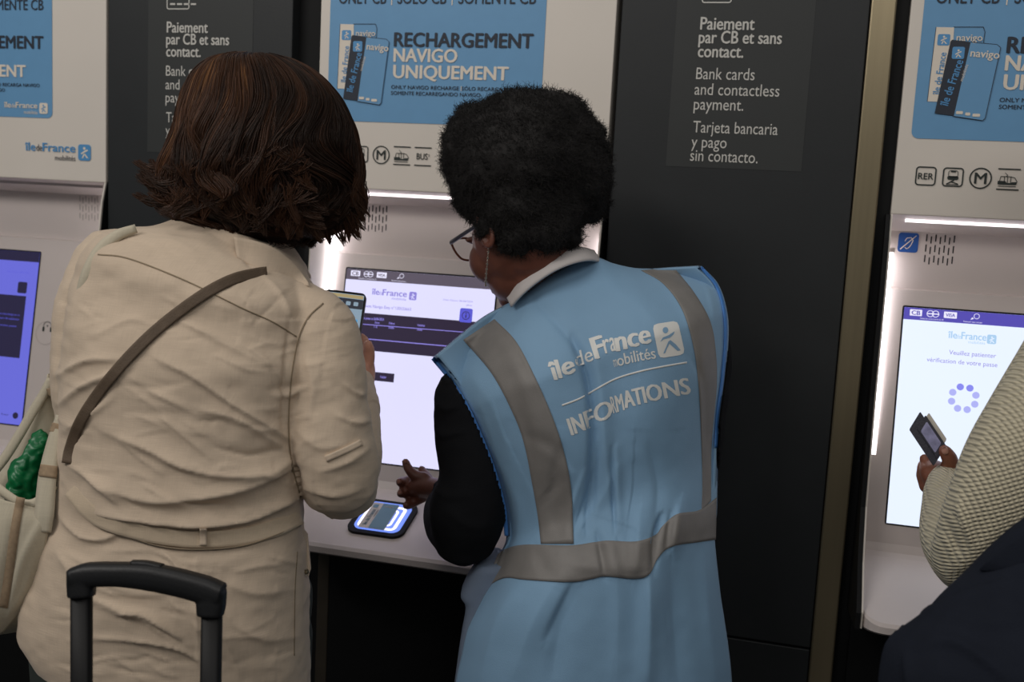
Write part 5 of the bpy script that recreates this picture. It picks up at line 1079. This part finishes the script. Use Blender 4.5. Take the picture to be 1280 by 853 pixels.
# ================= person at the right machine =================
w3 = empty('person', (float(W(1400, 700, 1.4)[0]), float(W(1400, 700, 1.4)[1]), 0.0), 'person in a cream waffle-knit sweater holding a dark wallet at the right screen', 'person')
T3 = [(1372, 300, 1.42, 1452, 300, 1.42, 0.06, 0.06), (1345, 330, 1.42, 1500, 330, 1.42, 0.09, 0.08), (1318, 372, 1.41, 1560, 372, 1.41, 0.11, 0.10), (1310, 440, 1.40, 1590, 440, 1.40, 0.12, 0.12), (1318, 540, 1.40, 1585, 540, 1.40, 0.12, 0.13), (1324, 660, 1.40, 1575, 660, 1.40, 0.12, 0.13), (1312, 790, 1.41, 1590, 790, 1.41, 0.13, 0.13), (1305, 900, 1.42, 1595, 900, 1.42, 0.13, 0.13)]
arm3 = [(1400, 390, 1.36, 84), (1366, 462, 1.33, 88), (1318, 540, 1.31, 86), (1277, 600, 1.31, 78), (1240, 650, 1.33, 62), (1214, 690, 1.36, 46), (1204, 706, 1.40, 36)]
fore3 = [(1206, 700, 1.38, 40), (1196, 676, 1.44, 41), (1190, 650, 1.50, 37), (1186, 622, 1.57, 32), (1184, 604, 1.61, 25)]
me = fuse([loft(T3, 48), limb(arm3, 30), limb(fore3, 26)], 0.0042, 6)
drape(me, [([(1174, 600), (1178, 650), (1196, 690)], -0.006, 6), ([(1196, 620), (1204, 650), (1214, 680)], 0.006, 8), ([(1185, 715), (1215, 700), (1250, 660)], 0.005, 14), ([(1160, 690), (1180, 720), (1200, 735)], 0.004, 8)], [(10, 0.004, (1, 1, 1))])
A = getco(me); px, py, z = project(A); kn = np.stack([px*0.72+py*0.20, py*0.86-px*0.12, z*0], 1)/6.2
U3 = np.array([0.72, -0.15, 0.68]); kn = np.stack([(A@RT)*180+(A@UP)*60, (A@UP)*180-(A@RT)*85, (A@FW)*0], 1)
at = me.attributes.new('knit', 'FLOAT_VECTOR', 'POINT'); at.data.foreach_set('vector', kn.astype(np.float32).ravel())
part(me, 'sweater', M_knit, w3)
h3 = W(1412, 180, 1.44); HM3 = frame_of(FW*0.8-RT*0.5-UP*0.35, [0, 0, 1.0]); hp, P3 = head_parts(h3, HM3)
neck3 = wlimb([(*PX(1412, 330, 1.43), 0.060), (*(h3+HM3@np.array([0, -0.02, -0.04])), 0.054)], 20, 3)
hd = [(PX(1186, 612, 1.60), 0.022), (PX(1180, 602, 1.625), 0.028), (PX(1174, 596, 1.64), 0.030), (PX(1170, 592, 1.65), 0.028)]
fing = [[(*PX(1184, 588, 1.61), 0.013), (*PX(1188, 578, 1.60), 0.0125), (*PX(1185, 570, 1.592), 0.0115), (*PX(1181, 564, 1.590), 0.010)],
        [(*PX(1168, 584, 1.65), 0.011), (*PX(1160, 580, 1.67), 0.010), (*PX(1156, 574, 1.665), 0.009)],
        [(*PX(1165, 592, 1.65), 0.011), (*PX(1156, 590, 1.67), 0.010), (*PX(1153, 584, 1.68), 0.009), (*PX(1158, 576, 1.685), 0.008)],
        [(*PX(1163, 600, 1.65), 0.011), (*PX(1155, 600, 1.665), 0.010), (*PX(1152, 592, 1.68), 0.009), (*PX(1157, 586, 1.685), 0.008)],
        [(*PX(1164, 608, 1.64), 0.010), (*PX(1157, 610, 1.655), 0.009), (*PX(1154, 603, 1.67), 0.008), (*PX(1158, 598, 1.675), 0.0075)]]
limbs3 = [limb([(a, b, c, r*0.6) for a, b, c, r in q], 16) for q in (arm3, fore3+[(1184, 606, 1.61, 20)])]
mb = fuse(hp+[neck3, loft(inner(T3, 0.86, 0.72), 40)]+limbs3+hand_parts(hd, None, fing), 0.0036, 3); part(mb, 'body', M_skin3, w3); eyes(P3, HM3, w3)
v, f = ball(h3+HM3@np.array([0, -0.03, 0.035]), (0.088, 0.100, 0.092), HM3, 28); bake('hair', v, f, M_afro, w3)
v, f = ball(PX(1181, 563.5, 1.5805), (0.0055, 0.003, 0.007), frame_of(FW, UP-RT*0.5), 10); bake('fingernail', v, f, mat('nail_pink', srgb(196, 146, 130), 0.3), w3)
legs(w3, up_z(1385, 800, 1.42, 0.82), up_z(1500, 800, 1.42, 0.82), FW, M_navy, 0, 0.10)
# wallet with clear window and paper
wl = empty('wallet', tuple(PX(1160, 548, 1.61)), 'dark wallet with a clear card window held before the pale screen', 'wallet')
A3, B3, C3 = W(1150, 515, 1.62), W(1136.5, 537, 1.62), W(1167, 583, 1.60)
e1 = A3-B3; e2 = C3-B3; nz_ = np.cross(e1, e2); nz_ /= np.linalg.norm(nz_); nz_ *= -1 if nz_@FW > 0 else 1   # nz_ faces the viewer side
def wslab(name, u0, u1, v0, v1, o0, o1, m):
    P = [(u0, v0+0.02), (u0+0.06, v0), (u1-0.06, v0), (u1, v0+0.02), (u1, v1-0.02), (u1-0.06, v1), (u0+0.06, v1), (u0, v1-0.02)]; k = len(P)
    V = [B3+e1*p[0]+e2*p[1]+nz_*o for o in (o0, o1) for p in P]; return bake(name, V, [tuple(range(k)), tuple(range(k, 2*k))[::-1]]+[(i, (i+1) % k, k+(i+1) % k, k+i) for i in range(k)], m, wl, False)
M_lea = mat('dark_leather', srgb(40, 40, 54), 0.5, var=0.1, bump=0.3)
wslab('cover', 0, 1.0, 0, 1, -0.004, 0.004, M_lea); wslab('flap', 0.35, 1.12, 0.16, 1.0, 0.004, 0.007, M_lea)
wslab('paper', 1.0, 1.36, 0.20, 0.93, -0.002, 0.002, mat('receipt_paper', srgb(206, 200, 188), 0.8)); wslab('card_window', 0.42, 0.98, 0.27, 0.86, 0.007, 0.0078, mat('clear_window', srgb(150, 150, 186), 0.15, var=0.25, vscale=90))

# dark navy bag slung at the right edge, nearest to the camera
nb = empty('bag', tuple(PX(1220, 850, 1.08)), 'dark navy canvas bag in the lower right corner below the cream sleeve', 'bag')
NB = [(1296, 648, 1.16, 1400, 640, 1.16, 0.02, 0.02), (1262, 672, 1.15, 1440, 668, 1.15, 0.04, 0.04), (1218, 712, 1.14, 1470, 712, 1.14, 0.06, 0.055), (1178, 748, 1.13, 1490, 752, 1.13, 0.075, 0.065), (1146, 785, 1.12, 1500, 790, 1.12, 0.085, 0.07), (1114, 812, 1.12, 1505, 825, 1.12, 0.09, 0.07), (1103, 850, 1.12, 1510, 860, 1.12, 0.09, 0.075), (1096, 920, 1.12, 1510, 930, 1.12, 0.095, 0.08), (1100, 1010, 1.12, 1505, 1020, 1.12, 0.09, 0.08), (1130, 1080, 1.12, 1480, 1090, 1.12, 0.06, 0.06)]
me = fuse([loft(NB, 56)], 0.005, 5)
drape(me, [([(1150, 812), (1190, 806), (1230, 826), (1260, 853)], 0.007, 10), ([(1132, 820), (1136, 850), (1140, 880)], 0.006, 7), ([(1180, 770), (1230, 780), (1280, 776)], 0.004, 16), ([(1120, 808), (1150, 790), (1180, 760)], 0.003, 8)], [(9, 0.006, (1, 1, 1)), (26, 0.002, (1, 1, 1))])
nbb = part(me, 'pouch', M_navy, nb); bn = tree_of(nbb)
sheet('flap', bn, [(1300, 655), (1262, 676), (1236, 700), (1224, 712)], [(1330, 722), (1290, 716), (1258, 714), (1228, 714)], M_navy, nb, 10, 30, 0.004, 0.003, 2)
bake('strap', *wlimb([(*PX(1340, 660, 1.15), 0.012), (*PX(1420, 520, 1.20), 0.012), (*PX(1480, 380, 1.30), 0.012)], 12, 5, 0.35), M_navy, nb)
